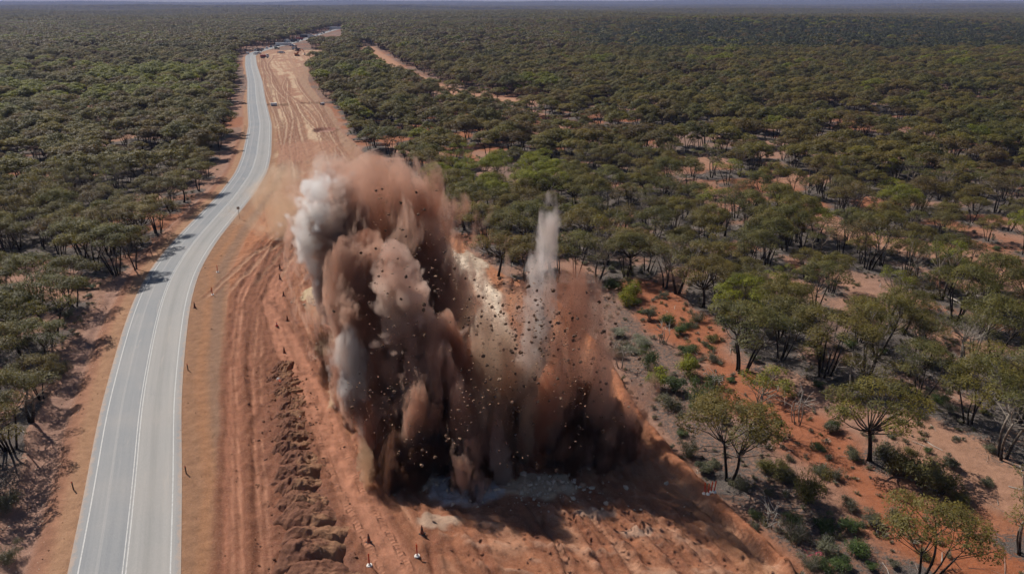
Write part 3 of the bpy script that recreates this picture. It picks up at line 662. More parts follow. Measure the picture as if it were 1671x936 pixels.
PROTO = {'m': [], 'g': []}
mspec = [(3, 9.0, 4.8, 2, 'leaf'), (5, 9.2, 4.6, 1, 'leaf'), (8, 9.0, 4.9, 5, 'leaf_grey'), (12, 8.4, 4.4, 4, 'leaf'), (15, 9.0, 4.8, 6, 'leaf'), (19, 8.8, 4.4, 4, 'leaf_grey')]
mextra = [(201, 6.4, 3.0, 4, 'leaf_rust'), (205, 7.2, 3.2, 3, 'leaf'), (209, 8.6, 3.6, 5, 'leaf_rust')]
for sd, H, R, ns, lf in mspec:
    wd, V, Q, T = make_tree(sd, H, R, ns, 'm', 430, 0.24, 0.085, True, 0.10)
    PROTO['m'].append((wood_mesh(wd, 'trunk', M['bark'], H), leaf_mesh('crown', V, Q, T, M[lf]), H, R))
for sd, H, R, ns, lf in mextra:
    wd, V, Q, T = make_tree(sd, H, R, ns, 'g' if sd < 209 else 'm', 320 if sd < 209 else 250, 0.22, 0.08, True, 0.25 if sd == 209 else 0.0)
    PROTO['m'].append((wood_mesh(wd, 'trunk', M['bark'], H), leaf_mesh('crown', V, Q, T, M[lf]), H, R))
gspec = [(23, 10.5, 3.6, 3, 'leaf_grey'), (27, 9.5, 3.4, 4, 'leaf'), (31, 10.8, 3.9, 2, 'leaf_grey')]
for sd, H, R, ns, lf in gspec:
    wd, V, Q, T = make_tree(sd, H, R, ns, 'g', 260, 0.25, 0.08, True, 0.22)
    PROTO['g'].append((wood_mesh(wd, 'trunk', M['bark_pale'], H), leaf_mesh('crown', V, Q, T, M[lf]), H, R))
bright_crown = {}
def crown_of(kind, p, bright):  # bright: the same crown with yellow green leaves
    tr, cr, H, R = PROTO[kind][p]
    if not bright: return cr
    if (kind, p) not in bright_crown:
        c = cr.copy(); c.materials.clear(); c.materials.append(M['leaf_bright']); bright_crown[(kind, p)] = c
    return bright_crown[(kind, p)]
def tree(kind, p, x, y, H, R, rz, label, group=None, bright=False):
    tr, cr, h0, r0 = PROTO[kind][p]
    e = empty('mallee_tree' if kind == 'm' else 'gum_tree', label, 'tree', (x, y, gz(x, y) - 0.05), rz, 1.0, group)
    e.scale = (R / r0, R / r0, H / h0)
    obj('trunk', tr, e); obj('crown', crown_of(kind, p, bright), e)
    return e

HLAB = ['olive domed twin-stemmed tree at the right edge of the blast bench, behind the orange stakes', 'umbrella-shaped dark-trunked tree with bare low limbs beside a big dark shrub', 'thin-crowned low tree at the bottom edge right of the cutting',
    'wide olive tree with two straight dark stems right above the red soil strip', 'broad dark-limbed tree just right of the twin-stemmed tree over ash grey litter', 'tall thin gum with several slim stems over the pink clearing', 'sparse tall tree cut by the right edge at the lower corner']
mcount = 0
for i, (px, py, kd, R, H, p) in enumerate(HERO):
    x, y = hx[i]
    side = 'right of the cutting' if px > 560 else 'left of the highway'
    if i < len(HLAB): lab = HLAB[i]; grp = None
    elif px < 345: lab = 'olive domed tree of the front row along the verge left of the highway'; grp = 'front row of trees left of the highway'
    elif px < 960: lab = 'dense olive tree of the wood edge rising behind the dust plumes'; grp = 'trees at the wood edge behind the dust'
    else: lab = 'large olive tree standing in the open wood near the red soil strip'; grp = 'large trees near the red soil strip'
    tree(kd, p, x, y, H * 0.97, R, rnd.uniform(0, 6.28), lab, grp)
# the rest of the near wood: the largest as trees of their own, the remainder goes to the forest
order = np.argsort(np.hypot(NX, NY)); ind_m = ind_g = 0; used = np.zeros(len(NX), bool)
bx, by_ = g(815, 318); b2x, b2y = g(250, 160)
for j in order:
    x, y = NX[j], NY[j]
    if abs(x) > 0.70 * y + 7 + 4: continue
    if y < 45: continue
    kd = 'g' if trng.random() < 0.24 else 'm'
    if kd == 'm' and ind_m >= 250: kd = 'g'
    if kd == 'g' and ind_g >= 120:
        if ind_m >= 250: break
        kd = 'm'
    used[j] = True
    p = int(trng.integers(0, len(PROTO[kd])))
    sz = trng.uniform(0.55, 1.08)
    H = (9.0 if kd == 'm' else 10.4) * sz * (0.78 if kd == 'm' and p in (6, 7) else 1); R = (4.0 if kd == 'm' else 3.3) * (0.3 + 0.7 * sz)
    right = x > road_x(y) + 4
    br = trng.random() < 0.06 or (((x - bx) / 17) ** 2 + ((y - by_ - 8) / 24) ** 2 < 1 and trng.random() < .8)
    d = math.hypot(x, y)
    zone = ('right of the cutting' if right else 'left of the highway'); zn = 'nearest the camera' if d < 80 else ('halfway back' if d < 105 else 'at the back')
    kk = ('bright green ' if br else '') + ('spreading dark-stemmed mallee tree' if kd == 'm' else 'slim pale-limbed gum tree')
    tree(kd, p, x, y, H, R, trng.uniform(0, 6.28), f'{kk} {zone}, {zn}', f"{kk.replace(' tree', ' trees')} {zone} {zn}", br)
    if kd == 'm': ind_m += 1
    else: ind_g += 1
for i, (px, py, h_) in enumerate(((1012, 600, 4.5), (1165, 640, 4.0), (1300, 690, 5.0), (1225, 720, 3.4), (1560, 640, 7.0), (1590, 575, 7.5), (1385, 640, 6.0), (1480, 610, 6.5), (1080, 560, 4.2), (40, 620, 6.0), (110, 470, 6.5), (205, 420, 6.5), (1255, 860, 3.0), (1440, 700, 4.0))):
    x, y = g(px, py); wd, V, Q, T = make_tree(400 + i, h_, h_ * .42, 2 + i % 3, 'g', 4, .1, .05, True, 0.1, 5)
    e = empty('dead_tree', f"bare dead tree with pale forked limbs {'right of the cutting' if px > 560 else 'left of the highway'}", 'tree', (x, y, gz(x, y)), rnd.uniform(0, 6), 1, f"bare dead trees {'right of the cutting' if px > 560 else 'left of the highway'}"); obj('trunk', wood_mesh(wd, 'trunk', M['dead'], h_), e)
print('trees', ind_m, ind_g, 'max dist', max(np.hypot(NX[used], NY[used])))

# far woodland: one mass, drawn as instances of a few whole trees
def proto_obj(name, wd, H, V, Q, T, bark, leaf):
    wv = np.concatenate(wd.v); wq = np.concatenate(wd.q); nw = len(wv)
    me = mesh_np(name, np.concatenate([wv, V]), [wq, Q + nw], [bark, leaf], np.concatenate([np.zeros(len(wq)), np.ones(len(Q))]))
    attr_f(me, 'hgt', np.concatenate([np.clip(wv[:, 2] / H, 0, 1), np.ones(len(V))])); attr_f(me, 'tint', np.concatenate([np.zeros(nw), T]))
    return bpy.data.objects.new(name, me)
fc = bpy.data.collections.new('woodland_kinds')
fspec = [(3, 9, 4.8, 2, 'm', 'leaf', 'bark'), (43, 9, 4.4, 3, 'm', 'leaf_grey', 'bark'), (45, 9, 4.6, 4, 'm', 'leaf', 'bark'), (47, 9, 4.5, 3, 'm', 'leaf_rust', 'bark'), (51, 9, 3.6, 2, 'g', 'leaf_grey', 'bark_pale'), (53, 9, 4.6, 3, 'm', 'leaf_bright', 'bark')]
for i, (sd, H, R, ns, kd, lf, bk) in enumerate(fspec):
    wd, V, Q, T = make_tree(sd, H, R, ns, kd, 170, 0.42, 0.17, False, 0, 4); fc.objects.link(proto_obj('wood_%d' % i, wd, H, V, Q, T, M[bk], M[lf]))
for i, (lf, sd) in enumerate((('leaf', 61), ('leaf_grey', 67), ('leaf_rust', 71), ('leaf_bright', 73), ('leaf_dark', 75))):
    wd, V, Q, T = make_tree(sd, 9, 4.6, 3, 'm', 44, 0.85, 0.42, False, 0, 3); fc.objects.link(proto_obj('wood_lod_%d' % i, wd, 9, V, Q, T, M['bark'], M[lf]))
# patches of far canopy, 40 m across
for i, sd in enumerate((81, 83, 87)):
    rng = np.random.default_rng(sd); PV, QV, TV, n0 = [], [], [], 0; wd = MB()
    for q in range(34):
        c = np.array([rng.uniform(-20, 20), rng.uniform(-20, 20), rng.uniform(6.2, 8.6)]); t0 = rng.uniform(0.1, .9)
        for u in range(5):
            P, N = clump(rng, c + rng.normal(size=3) * np.array([1.9, 1.9, .35]), rng.uniform(1.3, 1.9), 0.5, 16, 0.6, -0.2); v, qd = leaf_quads(rng, P, N, 1.5, 0.9)
            PV.append(v); QV.append(qd + n0); n0 += len(v); TV.append(np.full(len(v), np.clip(t0 + rng.uniform(-.2, .2), 0, 1)))
        wd.tube([(c[0], c[1], -0.5), (c[0] + .4, c[1], c[2])], [.22, .12], 3, False)
    fc.objects.link(proto_obj('wood_patch_%d' % i, wd, 9, np.concatenate(PV), np.concatenate(QV), np.concatenate(TV), M['bark'], M['leaf_grey' if i == 1 else 'leaf']))

fr = np.random.default_rng(5); FX, FY, FI, FS = [], [], [], []
rest = ~used & (NY > 45)
for x, y in zip(NX[rest], NY[rest]):
    if math.hypot(x, y) < 60: continue
    b = ((x - bx) / 19) ** 2 + ((y - by_) / 24) ** 2 < 1 or (((x + 205) / 115) ** 2 + ((y - 365) / 85) ** 2 < 1 and fr.random() < .6)
    FX.append(x); FY.append(y); FI.append(5 if b else int(fr.integers(0, 5)) if fr.random() > 0.015 else 5); FS.append(fr.uniform(0.5, 1.12))
def far_scatter(y0, y1, cell, lo, hi, s0, s1, thin, bright=None):
    xs = np.arange(-0.73 * y1 - 20, 0.73 * y1 + 20, cell); yy = np.arange(y0, y1, cell); X_, Y_ = np.meshgrid(xs, yy); X_ = X_.ravel(); Y_ = Y_.ravel()
    m = np.abs(X_) < 0.73 * Y_ + 25; X_ = X_[m]; Y_ = Y_[m]
    X_ = X_ + fr.uniform(-.45, .45, len(X_)) * cell; Y_ = Y_ + fr.uniform(-.45, .45, len(Y_)) * cell
    dn = fbm(X_ / 60, Y_ / 60, 21, 3)
    keep = (fr.random(len(X_)) < np.clip((dn - 0.2) * 3.2, 0.3, 1) * thin) & ~in_clear(X_, Y_, 2.0 if cell < 20 else 12)
    if y0 < 900: keep &= ~in_gap(X_, Y_)
    X_, Y_ = X_[keep], Y_[keep]; n = len(X_)
    I_ = fr.integers(lo, hi, n)
    if bright is not None:
        gb = fbm(X_ / 45, Y_ / 45, 77, 2) > 0.70
        I_ = np.where(gb & (fr.random(n) < 0.45), bright, I_)
        pb = fbm(X_ / 40, Y_ / 40, 79, 2) > 0.42
        I_ = np.where((((X_ + 205) / 115) ** 2 + ((Y_ - 365) / 85) ** 2 < 1) & pb & (fr.random(n) < 0.8), bright, I_)
        if bright == 9: I_ = np.where(fr.random(n) < .8 * sstep(.0, .22, X_ / Y_ + .25 * (fbm(X_ / 130, Y_ / 130, 55, 3) - .5)) * sstep(1300, 850, Y_ + 500 * (fbm(X_ / 200, Y_ / 200, 57, 2) - .5)), 10, I_)
    FX.extend(X_); FY.extend(Y_); FI.extend(I_); FS.extend(fr.uniform(s0, s1, n))
far_scatter(330, 620, 5.0, 0, 5, 0.5, 1.18, 0.95, 5)
far_scatter(620, 1500, 6.4, 6, 9, 0.8, 1.25, 0.95, 9)
far_scatter(1500, 4200, 30, 11, 14, 0.9, 1.25, 1.0)
far_scatter(4200, 11800, 64, 11, 14, 1.5, 2.0, 1.0)
FX = np.array(FX); FY = np.array(FY); FI = np.array(FI); FS = np.array(FS)
FZ = relief(FX, FY) - 0.1
fm = bpy.data.meshes.new('woodland'); fm.vertices.add(len(FX)); fm.vertices.foreach_set('co', np.stack([FX, FY, FZ], 1).astype(np.float32).ravel()); fm.update()
attr_f(fm, 'turn', fr.uniform(0, 6.283, len(FX))); attr_f(fm, 'size', FS)
a = fm.attributes.new('kind', 'INT', 'POINT'); a.data.foreach_set('value', FI.astype(np.int32))

def scatter_mod(o, coll, name):
    ng = bpy.data.node_groups.new(name, 'GeometryNodeTree')
    ng.interface.new_socket('Geometry', in_out='INPUT', socket_type='NodeSocketGeometry'); ng.interface.new_socket('Geometry', in_out='OUTPUT', socket_type='NodeSocketGeometry')
    N = ng.nodes.new; gi = N('NodeGroupInput'); goo = N('NodeGroupOutput'); ip = N('GeometryNodeInstanceOnPoints'); ci = N('GeometryNodeCollectionInfo'); mp = N('GeometryNodeMeshToPoints')
    ci.inputs['Collection'].default_value = coll; ci.inputs['Separate Children'].default_value = True; ci.inputs['Reset Children'].default_value = True
    def na(nm, ty):
        q = N('GeometryNodeInputNamedAttribute'); q.data_type = ty; q.inputs['Name'].default_value = nm; return q.outputs['Attribute']
    cx = N('ShaderNodeCombineXYZ'); L = ng.links.new
    L(na('turn', 'FLOAT'), cx.inputs[2]); L(gi.outputs[0], mp.inputs['Mesh']); L(mp.outputs[0], ip.inputs['Points']); L(ci.outputs[0], ip.inputs['Instance']); ip.inputs['Pick Instance'].default_value = True
    L(na('kind', 'INT'), ip.inputs['Instance Index']); L(cx.outputs[0], ip.inputs['Rotation']); L(na('size', 'FLOAT'), ip.inputs['Scale']); L(ip.outputs[0], goo.inputs[0])
    md = o.modifiers.new('spread', 'NODES'); md.node_group = ng
fo = obj('woodland', fm); fo['kind'] = 'stuff'; fo['label'] = 'olive eucalypt woodland stretching to the hazy horizon'; fo['category'] = 'woodland'
scatter_mod(fo, fc, 'spread_woodland'); print('woodland', len(FX), 'bright', int(np.sum((FI == 5) & (np.hypot(FX + 2, FY - 160) < 25))), 'near', int(np.sum(np.hypot(FX + 2, FY - 160) < 25)), bx, by_)

# ------------------------------------------------------------------ shrubs
def make_shrub(seed, R, H, n, L, W, ncl):
    rng = np.random.default_rng(seed); wd = MB(); PV, QV, TV, n0 = [], [], [], 0
    for i in range(ncl):
        r = R * 0.62 * math.sqrt((i + .3) / ncl); a = i * 2.4 + rng.uniform(-.4, .4); cr = R * rng.uniform(0.24, 0.5)
        c = np.array([r * math.cos(a), r * math.sin(a), H - cr * 0.75 - 0.25 * H * (r / R) ** 2 - rng.uniform(0, .2) * H])
        c[2] = max(c[2], cr * .4)
        c = c + rng.normal(size=3) * np.array([.16, .16, .12]) * R; P, N = clump(rng, c, cr, 0.8 * min(1.2, H / R), int(n * .62), 0.5, -0.7); P = P + rng.normal(size=P.shape) * cr * .16; P[:, 2] = np.maximum(P[:, 2], 0.03); v, q = leaf_quads(rng, P, N, L, W)
        PV.append(v); QV.append(q + n0); n0 += len(v); TV.append(np.repeat(np.clip(rng.uniform(.2, .8) + rng.uniform(-.3, .3, len(P)), 0, 1), 4))
        wd.tube([(rng.uniform(-.1, .1), rng.uniform(-.1, .1), -.1), c * np.array([.5, .5, .55]), c], [0.035, .025, .012], 4, False)
        for u in range(6): wd.tube([c * np.array([.5, .5, .5]), c + rng.normal(size=3) * cr * .8 + np.array([0, 0, cr * .25])], [.018, .006], 3, False)
    return wd, np.concatenate(PV), np.concatenate(QV), np.concatenate(TV)
SH = []
for sd, R, H, n, L, W, ncl in ((101, 1.5, 1.7, 380, .16, .055, 13), (103, 1.2, 1.1, 360, .15, .05, 10), (107, 1.7, 1.3, 330, .17, .05, 14), (109, 1.0, 1.5, 320, .15, .05, 9)):
    SH.append((make_shrub(sd, R, H, n, L, W, ncl), R, H))
sh_mesh = {}
def shrub(p, mat, x, y, R, H, label, group=None, rz=None):
    (wd, V, Q, T), r0, h0 = SH[p]
    if (p, mat) not in sh_mesh: sh_mesh[(p, mat)] = (wood_mesh(wd, 'stem', M['bark' if mat not in ('leaf_dull', 'leaf_pale') else 'dead'], h0), leaf_mesh('foliage', V, Q, T, M[mat]))
    a, b = sh_mesh[(p, mat)]
    e = empty('shrub', label, 'shrub', (x, y, gz(x, y) - .03), rnd.uniform(0, 6.28) if rz is None else rz, 1, group); e.scale = (R / r0, R / r0, H / h0)
    obj('stem', a, e); obj('foliage', b, e); return e
SHR = [(1032, 487, 'leaf_bright', 1.9, 2.4), (1022, 500, 'leaf_bright', 1.7, 2.0), (1003, 470, 'leaf_shrub', 1.8, 1.8), (1072, 632, 'leaf_bright', 2.0, 2.0), (1122, 612, 'leaf_bright', 1.7, 2.2), (1058, 598, 'leaf_shrub', 1.6, 2.0), (1142, 655, 'leaf_shrub', 2.0, 1.8),
    (1100, 640, 'leaf_shrub', 1.6, 1.8), (1165, 630, 'leaf_shrub', 1.5, 1.4), (1090, 665, 'leaf_dull', 1.5, 1.3), (1315, 815, 'leaf_grey', 1.5, 2.9), (1500, 790, 'leaf_grey', 2.4, 2.4), (1535, 805, 'leaf_grey', 2.0, 1.9), (1445, 752, 'leaf_dull', 1.5, 1.8), (1480, 770, 'leaf_grey', 2.0, 2.2),
    (1355, 705, 'leaf_dull', 1.1, 1.1), (1390, 748, 'leaf_dull', 1.1, 1.0), (1340, 775, 'leaf_dull', 1.1, 1.1), (1122, 745, 'leaf_dull', 1.0, 1.6), (1150, 770, 'leaf_dull', 1.2, 1.0), (1275, 780, 'leaf_grey', 1.5, 1.4), (1250, 770, 'leaf_grey', 1.2, 1.3),
    (1295, 880, 'leaf_dull', 1.2, 1.3), (1350, 905, 'leaf_dull', 1.3, 1.3), (1385, 865, 'leaf_shrub', 1.3, 1.0), (1400, 905, 'leaf_shrub', 1.3, 1.2), (1340, 855, 'leaf_shrub', 1.0, .9), (1420, 855, 'leaf_dull', 1.2, 1.1), (1385, 830, 'leaf_dull', 1.0, 1.0), (1365, 780, 'leaf_dull', .9, .9),
    (1210, 795, 'leaf_dull', 1.1, .9), (1010, 548, 'leaf_pale', 1.6, 1.1), (1045, 562, 'leaf_pale', 1.7, 1.0), (1030, 575, 'leaf_pale', 1.3, .8), (1000, 580, 'leaf_dull', 1.4, 1.4), (1060, 520, 'leaf_dull', 1.4, 1.6), (1110, 545, 'leaf_shrub', 1.2, 1.1), (1090, 530, 'leaf_shrub', 1.5, 1.5), (1135, 525, 'leaf_dull', 1.3, 1.3),
    (1120, 580, 'leaf_shrub', 1.4, 1.3), (1180, 690, 'leaf_dull', 1.0, .9), (1460, 850, 'leaf_dull', 1.1, 1), (1320, 925, 'leaf_dull', .9, .8), (1370, 930, 'leaf_shrub', 1.2, 1.0), (1610, 790, 'leaf_dull', .8, .6), (135, 470, 'leaf_dull', 1.4, 1.3), (95, 610, 'leaf_dull', 1.5, 1.4), (110, 520, 'leaf_dull', 1.4, 1.2), (15, 830, 'leaf_dull', 1.4, 1.2), (45, 560, 'leaf_dull', 1.4, 1.2), (10, 910, 'leaf_dull', 1.2, 1.0)]
nm = {'leaf_bright': 'bright green', 'leaf_shrub': 'mid green', 'leaf_grey': 'dark green', 'leaf_dull': 'grey olive', 'leaf_pale': 'silvery pale'}
SPEC = {10: 'tall narrow dark green shrub in the shade behind the twin-stemmed tree', 11: 'large dark green shrub right of the umbrella-shaped tree', 31: 'silvery pale low shrub beside the red soil strip, left one of three', 32: 'silvery pale low shrub beside the red soil strip, right one of three', 33: 'silvery pale low shrub nearest the camera of three beside the soil strip'}
for i, (px, py, mt, R, H) in enumerate(SHR):
    x, y = g(px, py); wh = 'on the red strip beside the blast bench' if px > 560 else 'under the trees left of the highway'
    shrub(i % 4, mt, x, y, R, H, SPEC.get(i, f'{nm[mt]} rounded shrub {wh}'), None if i in SPEC else f'{nm[mt]} shrubs {wh}')
for q in range(130):
    while True:
        y = 44 + 80 * trng.random() ** 1.3; x = trng.uniform(-.72 * y - 3, .72 * y + 3)
        if in_clear(np.array([x]), np.array([y]), 0.8)[0]: continue
        right = x > 0
        if not right and trng.random() < .4: continue
        break
    mt = ['leaf_dull', 'leaf_dull', 'leaf_grey', 'leaf_shrub'][int(trng.integers(0, 4))]; sz = trng.uniform(.45, 1.05)
    shrub(int(trng.integers(0, 4)), mt, x, y, 1.15 * sz, 1.0 * sz * trng.uniform(.7, 1.2), f"small {nm[mt]} shrub in the open {'wood right of the cutting' if right else 'wood left of the highway'}", f"small {nm[mt]} shrubs {'right of the cutting' if right else 'left of the highway'}")

# ------------------------------------------------------------------ dead sticks, fallen limbs and low tussocks on the wood floor
stx = MB(); sr = np.random.default_rng(19)
def along_trees(n, spread):
    i = sr.integers(0, len(all_tx), n); return all_tx[i] + sr.normal(size=n) * spread, all_ty[i] + sr.normal(size=n) * spread
sx, sy = along_trees(15000, 3.0); mk = ~in_clear(sx, sy, -0.6) & (np.hypot(sx, sy) < 190); sx, sy = sx[mk], sy[mk]
for x, y in zip(sx, sy):
    L = sr.uniform(.4, 2.2) if sr.random() < .9 else sr.uniform(2, 4.5); a = sr.uniform(0, 6.28); r = 0.016 + 0.02 * L * sr.random(); z = gz(x, y) + r * 0.6
    dx, dy = math.cos(a) * L / 2, math.sin(a) * L / 2
    stx.tube([(x - dx, y - dy, z), (x + sr.uniform(-.1, .1), y + sr.uniform(-.1, .1), z + sr.uniform(0, .2)), (x + dx, y + dy, z + sr.uniform(0, .12))], [r, r * .8, r * .4], 3, False)
me = stx.mesh('fallen_twigs', M['dead']); vv = np.concatenate(stx.v); attr_f(me, 'hgt', np.clip(vnoise(vv[:, 0] * .7, vv[:, 1] * .7, 3), 0, 1))
to = obj('fallen_twigs', me); to['kind'] = 'stuff'; to['label'] = 'dead twigs and limbs strewn over the wood floor'; to['category'] = 'dead wood'
uc = bpy.data.collections.new('undergrowth_kinds')
for i, mt in enumerate(('leaf_dull', 'leaf_grey', 'leaf_dull')):
    wd, V, Q, T = make_shrub(121 + i, .5, .42, 90, .12, .035, 4); uc.objects.link(proto_obj('tuft_%d' % i, wd, .5, V, Q, T, M['dead'], M[mt]))
ux, uy = along_trees(7000, 3.4); u2 = sr.uniform(-.72, .72, 3500); uy2 = 42 + 140 * sr.random(3500); ux2 = u2 * uy2; ux = np.concatenate([ux, ux2]); uy = np.concatenate([uy, uy2])
mk = ~in_clear(ux, uy, -0.3) & (np.hypot(ux, uy) < 260); ux, uy = ux[mk], uy[mk]
um = bpy.data.meshes.new('undergrowth'); um.vertices.add(len(ux)); um.vertices.foreach_set('co', np.stack([ux, uy, [gz(a, b) - .02 for a, b in zip(ux, uy)]], 1).astype(np.float32).ravel()); um.update()
attr_f(um, 'turn', sr.uniform(0, 6.28, len(ux))); attr_f(um, 'size', sr.uniform(.4, 1.25, len(ux))); a = um.attributes.new('kind', 'INT', 'POINT'); a.data.foreach_set('value', sr.integers(0, 3, len(ux)).astype(np.int32))
uo = obj('undergrowth', um); uo['kind'] = 'stuff'; uo['label'] = 'low dry tufts and seedlings between the trees'; uo['category'] = 'undergrowth'; scatter_mod(uo, uc, 'spread_undergrowth')

# ------------------------------------------------------------------ spoil heaps tipped in a row beside the haul lane
def mat_spoil():
    m = NT('spoil_clay'); p = m.objco(); pp = m.pos(); n1 = m.noise(pp, 1.6, 5, 0.65); n2 = m.noise(pp, 9.0, 4, 0.7); s = m.attr('clay').outputs['Fac']
    c = m.mix(s, (0.165, 0.075, 0.05), (0.30, 0.165, 0.095)); c = m.mix(m.ramp(n1, 0.35, 0.65, 0, 0.6), c, (0.24, 0.12, 0.075)); c = m.mix(m.math('MULTIPLY', m.ramp(n2, 0.5, 0.25), 0.6), c, (0.10, 0.05, 0.035))
    m.bsdf(c, 0.95, 0.1, m.math('ADD', m.math('MULTIPLY', n1, 0.2), m.math('MULTIPLY', n2, 0.06)), 1.0, 1.0); return m.m
M['spoil'] = mat_spoil()
hd = np.array(HEAP); hl = np.concatenate([[0], np.cumsum(np.hypot(*np.diff(hd, axis=0).T))])
def heap(i, s, W, D, H):
    cx_ = np.interp(s, hl, hd[:, 0]); cy__ = np.interp(s, hl, hd[:, 1]); n = 72; D *= 1.35
    u = np.linspace(-1, 1, n); U, V = np.meshgrid(u, u); rr = np.random.default_rng(300 + i); o = rr.uniform(0, 50); cx_ += rr.uniform(-.45, .45); H *= rr.uniform(.8, 1.15); W *= rr.uniform(.85, 1.15)
    wx = U + 0.35 * (fbm(U * 1.4 + o, V * 1.4, 5, 3) - .5); wy = V + 0.5 * (fbm(U * 1.6, V * 1.3 + o, 6, 3) - .5)
    # a tipped load: long crest across the row, steep scalloped face towards the camera, gentle back
    q = np.clip(1 - np.abs(wx) ** 2.2, 0, 1); f = np.where(wy > -0.15, np.clip(1 - (wy + .15) / 1.05, 0, 1) ** 0.85, np.clip(1 - (-.15 - wy) / 0.62, 0, 1) ** 0.75)
    z = H * q ** 0.7 * f * (0.75 + .5 * fbm(U * 2 + o, V * 2, 8, 3)) + 0.42 * (fbm(U * 4 + o, V * 3.4, 9, 5) - .5) * q - 0.35 * np.abs(fbm(U * 3 + o + V, V * 4 - U, 10, 4) - .5) * q + 0.2 * (fbm(U * 9 + V * 6 + o, V * 2 - U * 4, 12, 3) - .5) * q
    ed = np.clip(1 - np.maximum(np.abs(U), np.abs(V)), 0, 1); z = z * sstep(0, .25, ed) - .25 * sstep(.16, 0, ed)
    P = np.stack([U * W / 2, V * D / 2, z], -1).reshape(-1, 3); I = np.arange(n * n).reshape(n, n)
    me = mesh_np('spoil_heap', P, [np.stack([I[:-1, :-1], I[:-1, 1:], I[1:, 1:], I[1:, :-1]], -1).reshape(-1, 4)], [M['spoil']], None, True)
    attr_f(me, 'clay', sstep(-.1, .5, (wx + rr.uniform(-.2, .4)).ravel()) * sstep(.2, .5, fbm(U * 3 + o, V * 3, 14, 3)).ravel())
    b = obj('spoil_heap', me, None, (cx_, cy__, gz(cx_, cy__) - .02)); b.rotation_euler = (0, 0, rr.uniform(-.5, .4) - 0.28); return b
hs_ = [(.8 - 8.08, 2.2, 2.4, .35), (2.8 - 8.08, 2.4, 2.4, .42), (4.8 - 8.08, 2.5, 2.4, .48), (6.8 - 8.08, 2.6, 2.4, .52), (8.9 - 8.08, 2.6, 2.2, .5), (2.0, 2.6, 2.6, .55), (4.2, 2.9, 2.4, .7), (6.2, 3.0, 2.6, .85), (8.6, 3.2, 2.8, 1.0), (10.6, 3.4, 2.6, .95), (12.8, 3.8, 3.0, 1.25), (15.0, 4.0, 2.6, 1.1), (17.0, 4.3, 3.2, 1.35), (19.6, 4.6, 3.0, 1.2), (21.6, 5.0, 3.4, 1.45), (24.2, 5.2, 3.2, 1.4), (26.6, 5.4, 3.4, 1.5), (29.4, 5.4, 3.6, 1.5), (32.6, 5.4, 3.6, 1.5)]
ORD = ['farthest', 'second farthest', 'third farthest', 'fourth farthest', 'fifth farthest', 'sixth farthest', 'seventh farthest', 'eighth farthest', 'ninth farthest', 'tenth nearest', 'ninth nearest', 'eighth nearest', 'seventh nearest', 'sixth nearest', 'fifth nearest', 'fourth nearest', 'third nearest', 'second nearest', 'nearest']
for i, a in enumerate(hs_):
    a = (a[0] + 8.08, *a[1:])
    tag(heap(i, *a), f'tipped heap of brown clay beside the haul lane, {ORD[i]} of the row', 'spoil heap', 'spoil heaps beside the haul lane')

# loose clods and stones lying about the works, too many to count
def rock_vf(rng, n_sub=1):
    t = (1 + 5 ** .5) / 2
    v = np.array([(-1, t, 0), (1, t, 0), (-1, -t, 0), (1, -t, 0), (0, -1, t), (0, 1, t), (0, -1, -t), (0, 1, -t), (t, 0, -1), (t, 0, 1), (-t, 0, -1), (-t, 0, 1)], float); v /= np.linalg.norm(v, axis=1)[:, None]
    f = np.array([(0, 11, 5), (0, 5, 1), (0, 1, 7), (0, 7, 10), (0, 10, 11), (1, 5, 9), (5, 11, 4), (11, 10, 2), (10, 7, 6), (7, 1, 8), (3, 9, 4), (3, 4, 2), (3, 2, 6), (3, 6, 8), (3, 8, 9), (4, 9, 5), (2, 4, 11), (6, 2, 10), (8, 6, 7), (9, 8, 1)])
    for _ in range(n_sub):
        mid = {}; vl = list(v); nf = []
        def mp(a, b):
            k = (min(a, b), max(a, b))
            if k not in mid: q = vl[a] + vl[b]; vl.append(q / np.linalg.norm(q)); mid[k] = len(vl) - 1
            return mid[k]
        for a, b, c in f: x, y, z = mp(a, b), mp(b, c), mp(c, a); nf += [(a, x, z), (b, y, x), (c, z, y), (x, y, z)]
        v = np.array(vl); f = np.array(nf)
    v = v * rng.uniform(.65, 1.2, (len(v), 1)) * rng.uniform(.6, 1.15, (1, 3)); return v, f
def mat_clod(name, a, b):
    m = NT(name); r = m.n('ShaderNodeObjectInfo').outputs['Random']; n = m.noise(m.pos(), 5.0, 3); c = m.mix(m.math('MULTIPLY_ADD', n, .4, m.math('MULTIPLY', r, .7)), a, b); m.bsdf(c, 0.95, 0.08); return m.m
M['clod'] = mat_clod('clay_clod', (0.075, 0.045, 0.032), (0.20, 0.12, 0.08)); M['soil_clod'] = mat_clod('soil_clod', (0.12, 0.06, 0.04), (0.30, 0.15, 0.09)); M['pale_rock'] = mat_clod('pale_rock', (0.30, 0.20, 0.14), (0.58, 0.45, 0.34)); M['tan_rock'] = mat_clod('tan_rock', (0.22, 0.13, 0.085), (0.40, 0.27, 0.18))
